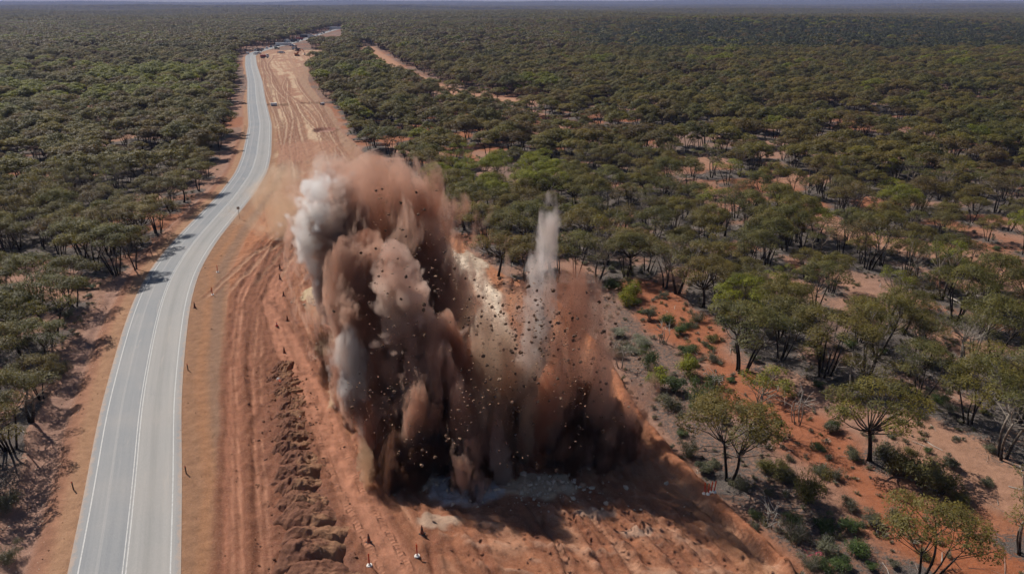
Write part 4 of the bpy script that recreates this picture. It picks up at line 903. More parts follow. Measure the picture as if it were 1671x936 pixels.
def rubble(name, spots, mat, label):
    V, Fc, n0 = [], [], 0; rr = np.random.default_rng(hash(name) % 1000 if False else len(name) * 7)
    base = [rock_vf(rr, 0) for _ in range(12)]; base = [(v * np.array([rr.uniform(.7, 1.5), rr.uniform(.6, 1.2), rr.uniform(.35, .8)]) * rr.uniform(.75, 1.25, (len(v), 1)), f) for v, f in base]
    for i, (x, y, z, s) in enumerate(spots):
        v, f = base[i % 12]; a = rr.uniform(0, 6.28); ca, sa = math.cos(a), math.sin(a)
        q = v * s; q = np.stack([q[:, 0] * ca - q[:, 1] * sa, q[:, 0] * sa + q[:, 1] * ca, q[:, 2]], 1) + (x, y, z); V.append(q); Fc.append(f + n0); n0 += len(v)
    o = obj(name, mesh_np(name, np.concatenate(V), [np.concatenate(Fc)], [mat])); o['kind'] = 'stuff'; o['label'] = label; o['category'] = 'rubble'; return o
rr = np.random.default_rng(77); sp = []
for i in range(1300):
    s = rr.uniform(0, hl[-1]); x = np.interp(s, hl, hd[:, 0]) + rr.normal() * 1.9; y = np.interp(s, hl, hd[:, 1]) + rr.normal() * 1.2; sz = 0.03 + 0.15 * rr.random() ** 3; sp.append((x, y, gz(x, y) + sz * .3, sz))
for i in range(1500):
    y = rr.uniform(38, 120); x = rr.uniform(road_x(y) + 4.2, rb_x(y) + .5); sz = 0.02 + 0.08 * rr.random() ** 4; sp.append((x, y, gz(x, y) + sz * .3, sz))
for i in range(700):
    y = rr.uniform(38, 150); x = rr.uniform(lb_x(y), road_x(y) - 5); sz = 0.02 + 0.09 * rr.random() ** 3; sp.append((x, y, gz(x, y) + sz * .3, sz))
rubble('loose_clods', sp, M['soil_clod'], 'brown clods and stones scattered over the graded earth')
sp = []
for px, py, sx_, sy_, n in ((885, 800, 2.6, 1.3, 330), (760, 805, 2.4, 1.2, 110), (690, 785, 1.2, 1.4, 120), (540, 560, 1.0, 2.6, 90), (515, 485, 1.2, 2.2, 90), (1000, 800, 4, 2, 60), (120, 470, 1.5, 7, 110)):
    cx_, cy__ = g(px, py)
    for i in range(n):
        x = cx_ + rr.normal() * sx_; y = cy__ + rr.normal() * sy_; sz = 0.025 + 0.30 * rr.random() ** 5; sp.append((x, y, gz(x, y) + sz * .3, sz))
for i in range(1500):
    y = rr.uniform(42, 150); x = rr.uniform(lb_x(y) - .5, road_x(y) - 6.5); sz = 0.025 + 0.07 * rr.random() ** 3; sp.append((x, y, gz(x, y) + sz * .3, sz))
rubble('broken_rock', sp, M['pale_rock'], 'pale broken rock strewn at the foot of the dust')

# ------------------------------------------------------------------ stakes, cones, guide posts, sign
M['red'] = simple('red_plastic', (0.62, 0.05, 0.03), 0.45); M['white'] = simple('white_plastic', (0.72, 0.68, 0.62), 0.5); M['black'] = simple('black_rubber', (0.03, 0.028, 0.027), 0.7); M['orange'] = simple('orange_plastic', (0.70, 0.16, 0.03), 0.45)
M['post'] = simple('weathered_post', (0.12, 0.09, 0.07), 0.8); M['backlit_cone'] = simple('backlit_dark_cone_plastic', (0.20, 0.06, 0.035), 0.7); M['steel'] = simple('grey_steel', (0.35, 0.35, 0.35), 0.45, metal=0.6)  # cone plastic darkened to the tone of a backlit silhouette
def frustum(mb, c, r0, r1, z0, z1, k=14): mb.tube([(c[0], c[1], z0), (c[0], c[1], z1)], [r0, r1], k)
def stake(px, py, label, lean=(0, 0), h=1.12, group='red delineators on white bases', at=None):
    x, y = at if at else g(px, py); e = empty('delineator', label, 'delineator', (x, y, gz(x, y)), rnd.uniform(0, 6), 1, group)
    e.rotation_euler = (lean[0], lean[1], e.rotation_euler[2])
    b = MB(); frustum(b, (0, 0), .24, .20, 0, .07); frustum(b, (0, 0), .13, .09, .07, .16); b.build('base', M['white'], e)
    s = MB(); s.tube([(0, 0, .16), (0, 0, h - .06), (0, 0, h)], [.055, .05, .035], 10); s.build('stem', M['red'], e)
    q = MB(); q.tube([(0, 0, h), (0, .05, h + .04), (0, .1, h)], .014, 6); q.box((0, 0, h - .2), (.112, .112, .1)); q.build('band', M['orange'], e); return e
stake(603, 924, 'red delineator on a white base, left of two at the bottom edge'); stake(681, 911, 'red delineator on a white base, right of two at the bottom edge')
gx, gy = g(1156, 815)
for i, (dx, dy, t) in enumerate(((-.32, .22, 'leftmost'), (-.05, -.05, 'second from the left'), (.18, .12, 'third from the left'), (.42, .02, 'rightmost'))):
    stake(0, 0, f'red delineator on a white base, {t} of the four standing together', (0.05 * i - .08, .04), 1.1, 'red delineators on white bases', (gx + dx, gy + dy))
stake(455, 622, 'toppled red and white delineator lying in the dark soil', (1.35, .2), 1.1)
def cone(px, py, label, h=.72, mat='backlit_cone', group='traffic cones along the haul road'):
    x, y = g(px, py); e = empty('traffic_cone', label, 'traffic cone', (x, y, gz(x, y)), rnd.uniform(0, 1), 1, group)
    b = MB(); b.box((0, 0, .025), (.42, .42, .05), .92); b.build('base', M['black'], e)
    c = MB(); c.tube([(0, 0, .05), (0, 0, .12), (0, 0, h)], [.18, .15, .035], 14); c.build('body', M[mat], e)
    k = MB(); k.tube([(0, 0, h * .52), (0, 0, h * .72)], [.104, .078], 14); k.build('band', M['white' if mat == 'red' else 'post'], e); return e
CN = [(464, 412), (466, 424), (457, 440), (457, 456), (463, 484), (469, 522), (464, 574)]
CO = ['farthest', 'second farthest', 'third farthest', 'beside the long dark shadow', 'third nearest', 'second nearest', 'nearest']
for (a, b), t in zip(CN, CO): cone(a, b, f'shade-coloured cone on the haul road left of the dust, {t}', .85)
cone(602, 883, 'dark shade-coloured cone beside the cleat prints at the bottom, left of two', .85); cone(689, 874, 'dark shade-coloured cone beside the shadow at the bottom, right of two', .85)
for (a, b), t in zip(((355, 444), (347, 481)), ('farther', 'nearer')): stake(a, b, f'red delineator on the tan verge right of the highway, {t} of two', (.05, 0), 1.2)
cone(318, 502, 'dark cone standing on the tan verge right of the highway', .9)
cone(452, 533, 'small red cone at the end of the dark churned strip', .6, 'red'); 
x, y = g(486, 689); e = empty('marker_peg', 'thin orange marker peg leaning by the spoil heaps', 'marker peg', (x, y, gz(x, y))); e.rotation_euler = (.1, .35, .3)
b = MB(); b.tube([(0, 0, -.05), (0, 0, .85)], .03, 6); b.build('stem', M['orange'], e); b = MB(); b.box((0, 0, .80), (.07, .07, .12)); b.build('tip', M['white'], e)
def guidepost(px, py, label):
    x, y = g(px, py); e = empty('guide_post', label, 'guide post', (x, y, gz(x, y)), .1, 1, 'short dark posts on the highway verges')
    b = MB(); b.box((0, 0, .4), (.10, .06, .9), .95); b.build('post', M['post'], e); b = MB(); b.box((0, -.04, .80), (.09, .012, .14)); b.build('reflector', M['red'], e)
for (a, b, l) in ((120, 798, 'dark guide post on the left verge near the bottom'), (304, 772, 'dark guide post on the right verge near the bottom'), (307, 604, 'dark guide post on the right verge, farther along')): guidepost(a, b, l)
x, y = g(391, 357); e = empty('road_sign', 'back of a small road sign on a thin pole right of the highway', 'road sign', (x, y, gz(x, y)), .4)
b = MB(); b.tube([(0, 0, -.1), (0, 0, 2.3)], .045, 8); b.build('pole', M['post'], e)
b = MB(); b.box((0, .06, 2.2), (.55, .02, .55)); b.box((0, .045, 2.33), (.5, .012, .03)); b.box((0, .045, 2.05), (.5, .012, .03)); b.build('panel', M['steel'], e)
x, y = g(1334, 908); tp = MB(); rt = np.random.default_rng(4)
for i in range(16):
    a = rt.uniform(0, 6.28); p0 = np.array([rt.normal() * .25, rt.normal() * .2, .03]); pts = [p0 + np.array([math.cos(a) * t * .6, math.sin(a) * t * .5, .04 + .18 * math.sin(t * 3 + i)]) for t in np.linspace(0, 1, 6)]
    tp.tube(pts, .022, 4)
M['pink'] = simple('pink_tape', (0.72, 0.14, 0.20), 0.5)
tag(tp.build('marker_tape', M['pink'], None, (x, y, gz(x, y))), 'tangle of pink marker tape on the red bank at the bottom right', 'marker tape')
M['conc'] = simple('white_concrete', (0.68, 0.66, 0.63), 0.8)
def pipe(px, py, L, r, rz, label):
    x, y = g(px, py); n = 20; an = np.arange(n) * 2 * math.pi / n; V, q = [], []
    for rr_, xs_ in ((r, -L / 2), (r, L / 2), (r * .8, L / 2), (r * .8, -L / 2)): V += [(xs_, rr_ * math.cos(t), rr_ * math.sin(t)) for t in an]
    for k_ in range(4):
        for j in range(n): q.append((k_ * n + j, k_ * n + (j + 1) % n, ((k_ + 1) % 4) * n + (j + 1) % n, ((k_ + 1) % 4) * n + j))
    o = obj('culvert_pipe', mesh_np('culvert_pipe', V, [np.array(q)], [M['conc']], None, False), None, (x, y, gz(x, y) + r * .7)); o.rotation_euler = (0, 0, rz)
    tag(o, label, 'pipe', 'white culvert pipes at the trench')
pipe(447, 173, 2.4, .75, .4, 'white culvert pipe at the left trench, the larger of two'); pipe(459, 169.5, 2.4, .5, .1, 'white culvert pipe at the left trench, the smaller of two'); pipe(508, 168, 3.0, .5, .05, 'long white culvert pipe on the lip of the right trench'); pipe(526, 171.5, 1.6, .6, .8, 'short white culvert pipe beyond the right trench end')

# ------------------------------------------------------------------ vehicles queued at the far end
M['glass'] = simple('dark_window_glass', (0.02, 0.025, 0.03), 0.12, 0.5); M['tyre'] = simple('tyre', (0.025, 0.025, 0.025), 0.85); M['rim'] = simple('rim', (0.4, 0.4, 0.4), 0.4, metal=0.7)
def paint(n, c): M[n] = simple(n, c, 0.3, 0.5, 0.04); return n
for n, c in (('white_body', (0.80, 0.80, 0.79)), ('dark_body', (0.045, 0.045, 0.05)), ('grey_body', (0.30, 0.31, 0.32)), ('red_body', (0.35, 0.05, 0.035)), ('yellow_body', (0.62, 0.33, 0.03)), ('green_body', (0.10, 0.16, 0.09)), ('orange_body', (0.55, 0.2, 0.06)), ('lamp_glass', (0.75, 0.72, 0.65)), ('tail_red', (0.5, 0.02, 0.02)), ('blue_body', (0.06, 0.10, 0.22))): paint(n, c)
def wheel(e, x, y, r, wd):
    b = MB(); b.tube([(x, y - wd / 2, r), (x, y - wd / 2 + .04, r), (x, y + wd / 2 - .04, r), (x, y + wd / 2, r)], [r * .93, r, r, r * .93], 16); t = b.build('wheel', M['tyre'], e)
    h = MB(); sgn = 1 if y > 0 else -1; h.tube([(x, y + sgn * (wd / 2 - .02), r), (x, y + sgn * (wd / 2 + .012), r)], [r * .55, r * .5], 12); h.build('rim', M['rim'], t)
def heading(Y): return math.atan2(float(road_x(Y + 6)) * -1 + float(road_x(Y - 6)), 12) + math.pi / 2
def place(name, px, py, label, cat, group, rz=None):
    x, y = g(px, py); z = max(gz(x, y), float(relief(np.array([x]), np.array([y]))[0]) + .02); return empty(name, label, cat, (x, y, z), heading(y) if rz is None else rz, 1, group)
GQ = 'vehicles held at the far end of the works'
def car(px, py, label, paintn='white_body', kind='wagon', rz=None, name='parked_car', cat='car'):
    e = place(name, px, py, label, cat, GQ, rz); b = MB()
    b.prism([(-2.3, .42), (2.35, .42), (2.4, .75), (2.25, 1.0), (1.15, 1.12), (-2.3, 1.12)], -.92, .92); b.build('body', M[paintn], e)
    r = MB()
    if kind == 'wagon': r.prism([(-2.2, 1.12), (1.1, 1.12), (.45, 1.78), (-2.0, 1.78)], -.80, .80)
    else: r.prism([(-.55, 1.12), (1.1, 1.12), (.5, 1.76), (-.45, 1.76)], -.80, .80)
    r.build('roof', M[paintn], e)
    g_ = MB(); xs = (-1.9, .35) if kind == 'wagon' else (-.35, .4)
    for s in (-1, 1): g_.box(((xs[0] + xs[1]) / 2, s * .805, 1.45), (xs[1] - xs[0], .015, .42))
    g_.build('side_window', M['glass'], e); ws = MB(); ws.prism([(1.06, 1.17), (1.085, 1.17), (.55, 1.72), (.525, 1.72)], -.7, .7); ws.build('windscreen', M['glass'], e)
    if kind == 'ute':
        t = MB(); t.box((-1.45, 0, 1.14), (1.75, 1.86, .06)); t.box((-1.45, .92, 1.32), (1.75, .04, .3)); t.box((-1.45, -.92, 1.32), (1.75, .04, .3)); t.box((-2.3, 0, 1.32), (.04, 1.8, .3)); t.build('tray', M['steel'], e)
    for x in (1.45, -1.4):
        for s in (-1, 1): wheel(e, x, s * .82, .39, .26)
    for s in (-1, 1):
        l = MB(); l.box((2.33, s * .68, .85), (.12, .34, .16)); l.build('headlight', M['lamp_glass'], e); l = MB(); l.box((-2.31, s * .78, .9), (.04, .2, .22)); l.build('tail_light', M['tail_red'], e)
    return e
def truck(px, py, label, L=12.0, cabp='white_body', boxp='white_body', h=3.6, rz=None, tank=False, name='truck', roofp=None):
    e = place(name, px, py, label, 'truck', GQ, rz); c = MB(); c.prism([(L / 2 - 2.0, .7), (L / 2, .7), (L / 2, 1.8), (L / 2 - .25, 2.9), (L / 2 - 2.0, 3.0)], -1.2, 1.2); c.build('cab', M[cabp], e)
    w_ = MB(); w_.prism([(L / 2 + .012, 1.85), (L / 2 + .022, 1.85), (L / 2 - .17, 2.7), (L / 2 - .18, 2.7)], -1.05, 1.05)
    for s in (-1, 1): w_.box((L / 2 - .85, s * 1.205, 2.2), (.9, .015, .7))
    w_.build('windscreen', M['glass'], e); t = MB()
    if tank: t.tube([(-L / 2, 0, 2.1), (-L / 2 + .2, 0, 2.1), (L / 2 - 2.5, 0, 2.1), (L / 2 - 2.4, 0, 2.1)], [.9, 1.15, 1.15, .9], 18)
    else: t.box((-1.15, 0, (1.05 + h) / 2), (L - 2.4, 2.45, h - 1.05))
    t.build('trailer_body', M[boxp], e); ch = MB(); ch.box((-.3, 0, .85), (L - .8, 1.0, .25)); ch.build('chassis', M['dark_body'], e)
    if roofp: t = MB(); t.box((-1.15, 0, h + .05), (L - 2.4, 2.5, .09)); t.build('roof', M[roofp], e)
    for x in (L / 2 - 1.2, -L / 2 + 3.3, -L / 2 + 2.1, -L / 2 + .9):
        for s in (-1, 1): wheel(e, x, s * 1.05, .5, .34)
    for s in (-1, 1): l = MB(); l.box((L / 2 + .01, s * .95, 1.05), (.05, .3, .2)); l.build('headlight', M['lamp_glass'], e)
    return e
def excavator(px, py, label, p='yellow_body', rz=0.6):
    e = place('excavator', px, py, label, 'excavator', 'earthmoving machines at the far end', rz)
    for s in (-1, 1): t = MB(); t.prism([(-2.0, .35), (-1.7, 0), (1.7, 0), (2.0, .35), (1.8, .85), (-1.8, .85)], s * 1.2 - .32, s * 1.2 + .32); t.build('track', M['tyre'], e)
    b = MB(); b.box((-.5, 0, 1.55), (3.2, 2.6, 1.1)); b.box((-1.7, 0, 2.25), (1.0, 2.4, .35)); b.build('body', M[p], e); c = MB(); c.box((.6, .75, 2.5), (1.5, 1.0, 1.6), .88); cb = c.build('cab', M[p], e); gl = MB(); gl.box((1.28, .75, 2.55), (.05, .8, 1.1)); gl.box((.6, 1.245, 2.5), (1.0, .03, 1.0)); gl.build('window', M['glass'], cb)
    bm_ = MB(); bm_.tube([(.9, -.2, 1.9), (2.6, -.2, 4.6), (4.8, -.2, 5.0)], [.32, .36, .26], 4); bm_.build('boom', M[p], e); a = MB(); a.tube([(4.6, -.2, 5.1), (6.0, -.2, 2.0)], [.28, .2], 4); a.build('arm', M[p], e); k = MB(); k.prism([(5.4, .5), (6.4, .6), (6.5, 1.9), (5.8, 2.0), (5.2, 1.2)], -.75, .35); k.build('bucket', M['steel'], e)
car(404.5, 88.7, 'white wagon stopped on the left lane at the near end of the queue'); car(416.8, 83.5, 'white ute stopped behind the first wagon, near the tree island', kind='ute'); car(424, 84, 'dark wagon beside the green tree island at the queue', 'dark_body', rz=.8); car(416.6, 89.3, 'white ute on the right verge beside the stopped wagon', kind='ute', rz=2.2); car(422.2, 88.3, 'white wagon parked askew on the dirt right of the seal', rz=.9)
car(428.5, 82, 'grey car in the queue above the tree island', 'grey_body'); car(435.5, 80, 'white car in the queue above the tree island', rz=1.9); car(442.5, 77.6, 'grey wagon in the queue left of the first truck', 'grey_body'); car(449, 77, 'white ute in the queue just left of the white truck', kind='ute'); car(452, 80.5, 'green wagon on the dirt below the queue', 'green_body', rz=.4)
truck(463, 75.5, 'long white truck side-on in the middle of the queue', 15, rz=.15, h=3.2); truck(469.5, 70.5, 'white truck standing above the long white one', 7, rz=1.2); truck(481.5, 69.3, 'white-cabbed truck with a dark load beyond the long white one', 9, 'white_body', 'dark_body', 3.0, .9); car(477, 75, 'white wagon right of the long white truck', rz=.5); car(480.5, 76.5, 'grey wagon behind the white wagon by the red bank', 'blue_body', rz=.7)
car(480, 80, 'white ute on the red bank above the excavator', kind='ute', rz=.3); excavator(486, 83.5, 'dark excavator digging in the cream bank at the far end', 'dark_body', 2.6); car(457, 87.5, 'white ute on the bank top, left of two side by side', kind='ute', rz=1.2); car(461.3, 87.3, 'white ute on the bank top, right of two side by side', kind='ute', rz=1.3)
excavator(485, 91.5, 'orange excavator with a white cab below the cream bank', 'orange_body', .3); truck(432, 95, 'red tip truck half hidden in the cutting by the highway', 6.5, 'white_body', 'red_body', 2.4, .5); truck(489, 66.5, 'red truck in the queue beside the dark one', 8, 'red_body', 'red_body', 2.8, .7)
truck(501, 63.5, 'big dark truck with a pale roof at the bend of the queue', 16, 'dark_body', 'dark_body', 4.3, .35, roofp='white_body'); truck(509, 63.5, 'white box truck right behind the big dark truck', 9, rz=.25); car(518, 60, 'white wagon in the distant queue after the box truck'); car(525, 57.5, 'white ute in the distant queue between two wagons', kind='ute'); car(529, 56.5, 'grey wagon in the distant queue', 'grey_body'); car(539, 53.2, 'white wagon near the far end of the queue'); truck(552, 50.8, 'long white road train at the very end of the queue', 24, rz=.25, h=4.0)

# ------------------------------------------------------------------ dust thrown up by the blast
def dust_mat(name, H, S, curve, c1, c2, dens, soft, amp, freq, stretch, warp, seed, step, bil=0.0):
    """curve: list of (t, ox, oy, r): the plume's axis and radius by height"""
    m = NT(name); p = m.objco(); sep = m.n('ShaderNodeSeparateXYZ', i_0=p)
    so_ = (seed * 7.3, seed * 3.1, seed * 5.7)
    pw = m.vmath('ADD', p, so_)
    wn_ = m.noise(m.vmath('MULTIPLY', pw, (1, 1, 0.55)), 0.16, 1, 0.5, True)
    pd = m.vmath('ADD', p, m.vmath('SCALE', m.vmath('SUBTRACT', wn_, (0.5, 0.5, 0.5)), scale=warp))
    sp_ = m.n('ShaderNodeSeparateXYZ', i_0=pd); t = m.math('DIVIDE', sp_.outputs[2], H)
    cv = m.n('ShaderNodeRGBCurve'); mp = cv.mapping; mp.use_clip = True
    for ci in range(3):
        cu = mp.curves[ci]
        while len(cu.points) > 2: cu.points.remove(cu.points[1])
        vals = [(tt, (ox / S + .5, oy / S + .5, r / (S / 2))[ci]) for tt, ox, oy, r in curve]
        cu.points[0].location = (vals[0][0], vals[0][1]); cu.points[-1].location = (vals[-1][0], vals[-1][1])
        for v in vals[1:-1]: cu.points.new(*v)
    mp.update()
    m.set(cv.inputs['Color'], m.n('ShaderNodeCombineColor', i_0=t, i_1=t, i_2=t).outputs[0])
    sc_ = m.n('ShaderNodeSeparateColor', i_0=cv.outputs[0])
    ox = m.math('MULTIPLY', m.math('SUBTRACT', sc_.outputs[0], .5), S); oy = m.math('MULTIPLY', m.math('SUBTRACT', sc_.outputs[1], .5), S); r = m.math('MAXIMUM', m.math('MULTIPLY', sc_.outputs[2], S / 2), 0.05)
    dx = m.math('SUBTRACT', sp_.outputs[0], ox); dy = m.math('SUBTRACT', sp_.outputs[1], oy)
    q = m.math('DIVIDE', m.math('SQRT', m.math('ADD', m.math('MULTIPLY', dx, dx), m.math('MULTIPLY', dy, dy))), r)
    nz = m.ramp(m.noise(m.vmath('MULTIPLY', pd, (1, 1, stretch)), freq, 4, 0.62), 0.27, 0.73, -1, 1)
    if bil > 0:
        vo = m.n('ShaderNodeTexVoronoi', feature='F1'); m.set(vo.inputs['Vector'], pd); vo.inputs['Scale'].default_value = 0.55; vo.inputs['Detail'].default_value = 1.5; vo.inputs['Roughness'].default_value = 0.55
        nz = m.math('ADD', m.math('MULTIPLY', nz, 0.6), m.math('MULTIPLY', m.math('SUBTRACT', 0.45, vo.outputs['Distance']), bil))
    e = m.math('MULTIPLY_ADD', nz, amp, m.math('SUBTRACT', 1.0, q))
    e = m.math('MINIMUM', e, m.math('MULTIPLY', m.math('ADD', m.math('SUBTRACT', 1.0, t), m.math('MULTIPLY', nz, .28)), 4.0))
    core = m.math('MULTIPLY_ADD', m.ramp(m.math('SUBTRACT', 1.0, t), 0.0, 0.8), 0.7, 0.5)
    d = m.math('MULTIPLY', m.math('MULTIPLY', m.ramp(e, 0.0, soft, 0, 1, True), core), dens)
    if bil == 0 and dens > .4:
        sk = m.noise(m.vmath('MULTIPLY', pd, (1, 1, .16)), 1.15, 2, 0.6); d = m.math('MULTIPLY', d, m.ramp(sk, 0.36, 0.62, 0.18, 1.5))
    v = m.n('ShaderNodeVolumePrincipled'); m.set(v.inputs['Density'], d); v.inputs['Anisotropy'].default_value = 0.42
    m.set(v.inputs['Color'], m.mix(m.ramp(m.math('ADD', m.math('MULTIPLY', nz, .25), m.math('MULTIPLY', m.n('ShaderNodeSeparateColor', i_0=wn_).outputs[2], .9)), .3, .65), c1, c2))
    m.t.links.new(v.outputs[0], m.out.inputs['Volume'])
    if dens < 0.6: m.m.cycles.volume_step_rate = step; return m.m
    rgb = m.n('ShaderNodeRGB'); rgb.outputs[0].default_value = (1, 1, 1, 1); tr = m.n('ShaderNodeBsdfTransparent'); m.set(tr.inputs[0], rgb.outputs[0]); m.t.links.new(tr.outputs[0], m.out.inputs['Surface'])
    m.m.cycles.volume_step_rate = step
    return m.m
PL_N = 0
def plume(label, base_y, spine, c1, c2, dens=1.0, soft=0.35, amp=0.55, freq=0.35, stretch=0.6, warp=2.0, dy=0.0, oy=(0, 0), depth=1.0, step_m=0.68, lift=None, group=None, bil=0.0):
    """spine: (px, py, radius px) from the foot up, standing on the ground seen at row base_y"""
    global PL_N; PL_N += 1
    Y0 = g(spine[0][0], base_y)[1] + dy
    pts = []
    for i, (px, py, rp) in enumerate(spine):
        f = i / (len(spine) - 1); Yi = Y0 + oy[0] + (oy[1] - oy[0]) * f; x, z, dp = gplane(px, py, Yi); pts.append((x, Yi, z, rp * dp / F_PX))
    x0, y0 = pts[0][0], Y0; z0 = max(-0.3, pts[0][2] - (0 if lift is None else lift)) if lift is not None else -0.3
    H = pts[-1][2] - z0; ex = max(max(abs(p[0] - x0), abs(p[1] - y0)) for p in pts); rm_ = max(p[3] for p in pts); S = 2.2 * max(ex, rm_) + .5
    cv = []
    last = -1
    for p in pts:
        t = min(1.0, max(0.0, (p[2] - z0) / H))
        if t <= last: t = last + 0.02
        last = t; cv.append((min(t, 1.0), p[0] - x0, p[1] - y0, p[3] * (1 if depth == 1 else 1)))
    if cv[0][0] > 0: cv[0] = (0.0, *cv[0][1:])
    # hull: rings round the same axis, wide enough for the noise
    nR, nA = 26, 26; V = []; tt = np.array([c[0] for c in cv]); rng = np.random.default_rng(PL_N)
    mg = 1 + amp * (0.62 + bil * .12); wpad = warp * 0.22
    for i in range(nR):
        t = i / (nR - 1); ox_ = np.interp(t, tt, [c[1] for c in cv]); oy_ = np.interp(t, tt, [c[2] for c in cv]); r = np.interp(t, tt, [c[3] for c in cv])
        for j in range(nA):
            a = 2 * math.pi * j / nA; k = r * mg + wpad
            V.append((ox_ + k * math.cos(a), oy_ + k * math.sin(a), t * H * (1 + .02) + (wpad * .6 if t > .9 else 0)))
    Q = [(i * nA + j, i * nA + (j + 1) % nA, (i + 1) * nA + (j + 1) % nA, (i + 1) * nA + j) for i in range(nR - 1) for j in range(nA)]
    n = len(V); V += [(cv[0][1], cv[0][2], -0.02), (cv[-1][1], cv[-1][2], H * 1.04 + wpad)]
    T = [(n, (j + 1) % nA, j) for j in range(nA)] + [(n + 1, (nR - 1) * nA + j, (nR - 1) * nA + (j + 1) % nA) for j in range(nA)]
    V = np.array(V); bb = V.max(0) - V.min(0)
    mt = dust_mat('dust_%s' % label.split()[0], H, S, cv, c1, c2, dens, soft, amp, freq, stretch, warp, PL_N, step_m / (bb.mean() / 10), bil)
    o = obj('dust_plume', mesh_np('dust_plume', V, [np.array(Q), np.array(T)], [mt], None, True), None, (x0, y0, z0)); tag(o, label, 'dust plume', group or 'dust plumes of the blast'); return o

WHT = ((0.99, 0.97, 0.95), (0.97, 0.90, 0.85)); MAU = ((0.60, 0.43, 0.365), (0.92, 0.83, 0.77)); BRN = ((0.50, 0.25, 0.165), (0.82, 0.58, 0.46)); RED = ((0.70, 0.35, 0.22), (0.80, 0.50, 0.36)); PNK = ((0.78, 0.53, 0.43), (0.93, 0.77, 0.67)); DRK = ((0.20, 0.10, 0.068), (0.38, 0.21, 0.145)); SHADE_SMOKE = ((0.13, 0.07, 0.05), (0.24, 0.13, 0.09)); CRM = ((0.90, 0.79, 0.66), (0.78, 0.58, 0.45)); OCH = ((0.82, 0.61, 0.42), (0.86, 0.70, 0.54)); TAN = ((0.72, 0.50, 0.37), (0.86, 0.71, 0.58)); GRY = ((0.92, 0.88, 0.86), (0.82, 0.72, 0.66))  # near-black pair: shade put into the foot dust, and dark smoke puffs
plume('thick mauve brown plume leaning to the left with a pale billowing head', 640, [(600, 645, 34), (582, 560, 44), (558, 480, 56), (538, 410, 68), (530, 345, 66), (535, 290, 44), (540, 258, 8)], *MAU, 2.0, .18, .72, .36, .8, 4.0, oy=(0, 1.5), bil=.9)
plume('white cauliflower puff on the upper left of the dust, below the pale head', 640, [(518, 360, 18), (515, 325, 34), (516, 298, 30), (519, 272, 8)], *WHT, 1.3, .3, .85, .5, 1, 2.4, dy=-2.2, lift=1.0, bil=1.1)
plume('white sunlit puff on the far left flank of the dust', 640, [(516, 445, 18), (499, 412, 32), (493, 375, 38), (500, 342, 28), (506, 318, 6)], *WHT, 1.2, .3, .85, .5, 1, 2.8, dy=-2.0, lift=1.0, bil=1.1)
plume('wide brown spray fanning out at the top of the dust', 600, [(672, 610, 70), (655, 500, 84), (640, 410, 88), (628, 340, 84), (612, 285, 60), (604, 245, 12)], *BRN, .8, .4, 1.6, .4, .36, 5.5)
plume('brown finger of dust pointing up at the upper right of the main cloud', 610, [(690, 500, 46), (695, 410, 44), (700, 340, 30), (708, 268, 6)], *BRN, 1.1, .3, 1.2, .42, .32, 3.4, lift=2.0)
plume('pinkish billowing column in the middle of the dust', 700, [(710, 715, 66), (695, 620, 70), (672, 520, 62), (655, 445, 44), (650, 385, 8)], *PNK, 1.8, .18, .85, .38, .55, 3.8, bil=.8, dy=-2.5)
plume('cream dust drifting behind the middle column', 585, [(775, 590, 46), (752, 510, 40), (732, 450, 28), (718, 400, 5)], *CRM, .9, .3, 1.2, .44, .5, 3.2)
plume('tan fountain of dust and rocks right of the middle', 735, [(850, 745, 40), (838, 660, 48), (822, 590, 42), (806, 535, 27), (794, 488, 5)], *TAN, 1.1, .4, 1.3, .42, .3, 3.4)
plume('slim white jet of smoke rising tall on the right', 690, [(862, 690, 28), (866, 600, 24), (877, 520, 25), (885, 450, 24), (891, 400, 19), (898, 360, 15), (903, 328, 10), (904, 296, 4)], *GRY, 1.3, .5, 1.1, .6, .42, 3.4, dy=-4)
plume('soft brown spray on the right side of the dust', 720, [(955, 730, 74), (952, 630, 66), (944, 550, 58), (936, 480, 44), (928, 420, 8)], *BRN, .72, .5, 1.25, .38, .36, 4.4)
plume('small red puff curling upward before the dark right base', 735, [(866, 745, 26), (880, 690, 27), (890, 640, 28), (898, 600, 19), (906, 570, 4)], *RED, 2.2, .18, .8, .55, .6, 2.2, dy=-2, bil=.7)
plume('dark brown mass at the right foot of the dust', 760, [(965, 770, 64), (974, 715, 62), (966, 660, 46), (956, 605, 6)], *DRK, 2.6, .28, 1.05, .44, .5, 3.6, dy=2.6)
plume('pale smoke puff at the left foot of the dust', 690, [(594, 705, 18), (582, 640, 27), (572, 590, 28), (566, 550, 18), (561, 518, 4)], *WHT, 1.9, .35, .95, .55, .5, 2.8, dy=-3.5)
plume('orange brown streak beside the pale left smoke', 725, [(604, 730, 30), (608, 675, 26), (610, 620, 18), (606, 565, 4)], *RED, 2.4, .28, 1.05, .52, .4, 2.2)
plume('dark brown column between the left plume and the middle one', 705, [(650, 735, 50), (632, 640, 56), (612, 540, 58), (600, 450, 52), (592, 385, 8)], *BRN, 2.4, .22, 1.0, .42, .42, 3.8, dy=2)
plume('broad brown front column above the darkest foot of the dust', 775, [(752, 782, 80), (742, 705, 78), (735, 630, 64), (722, 560, 46), (706, 505, 6)], *BRN, 2.6, .25, 1.1, .4, .38, 4.0, dy=3.2)
plume('dark plume at the left front foot casting a long shadow', 790, [(640, 797, 50), (645, 745, 50), (650, 695, 38), (652, 650, 6)], *DRK, 3.0, .25, 1.05, .48, .5, 2.8, dy=2.6)
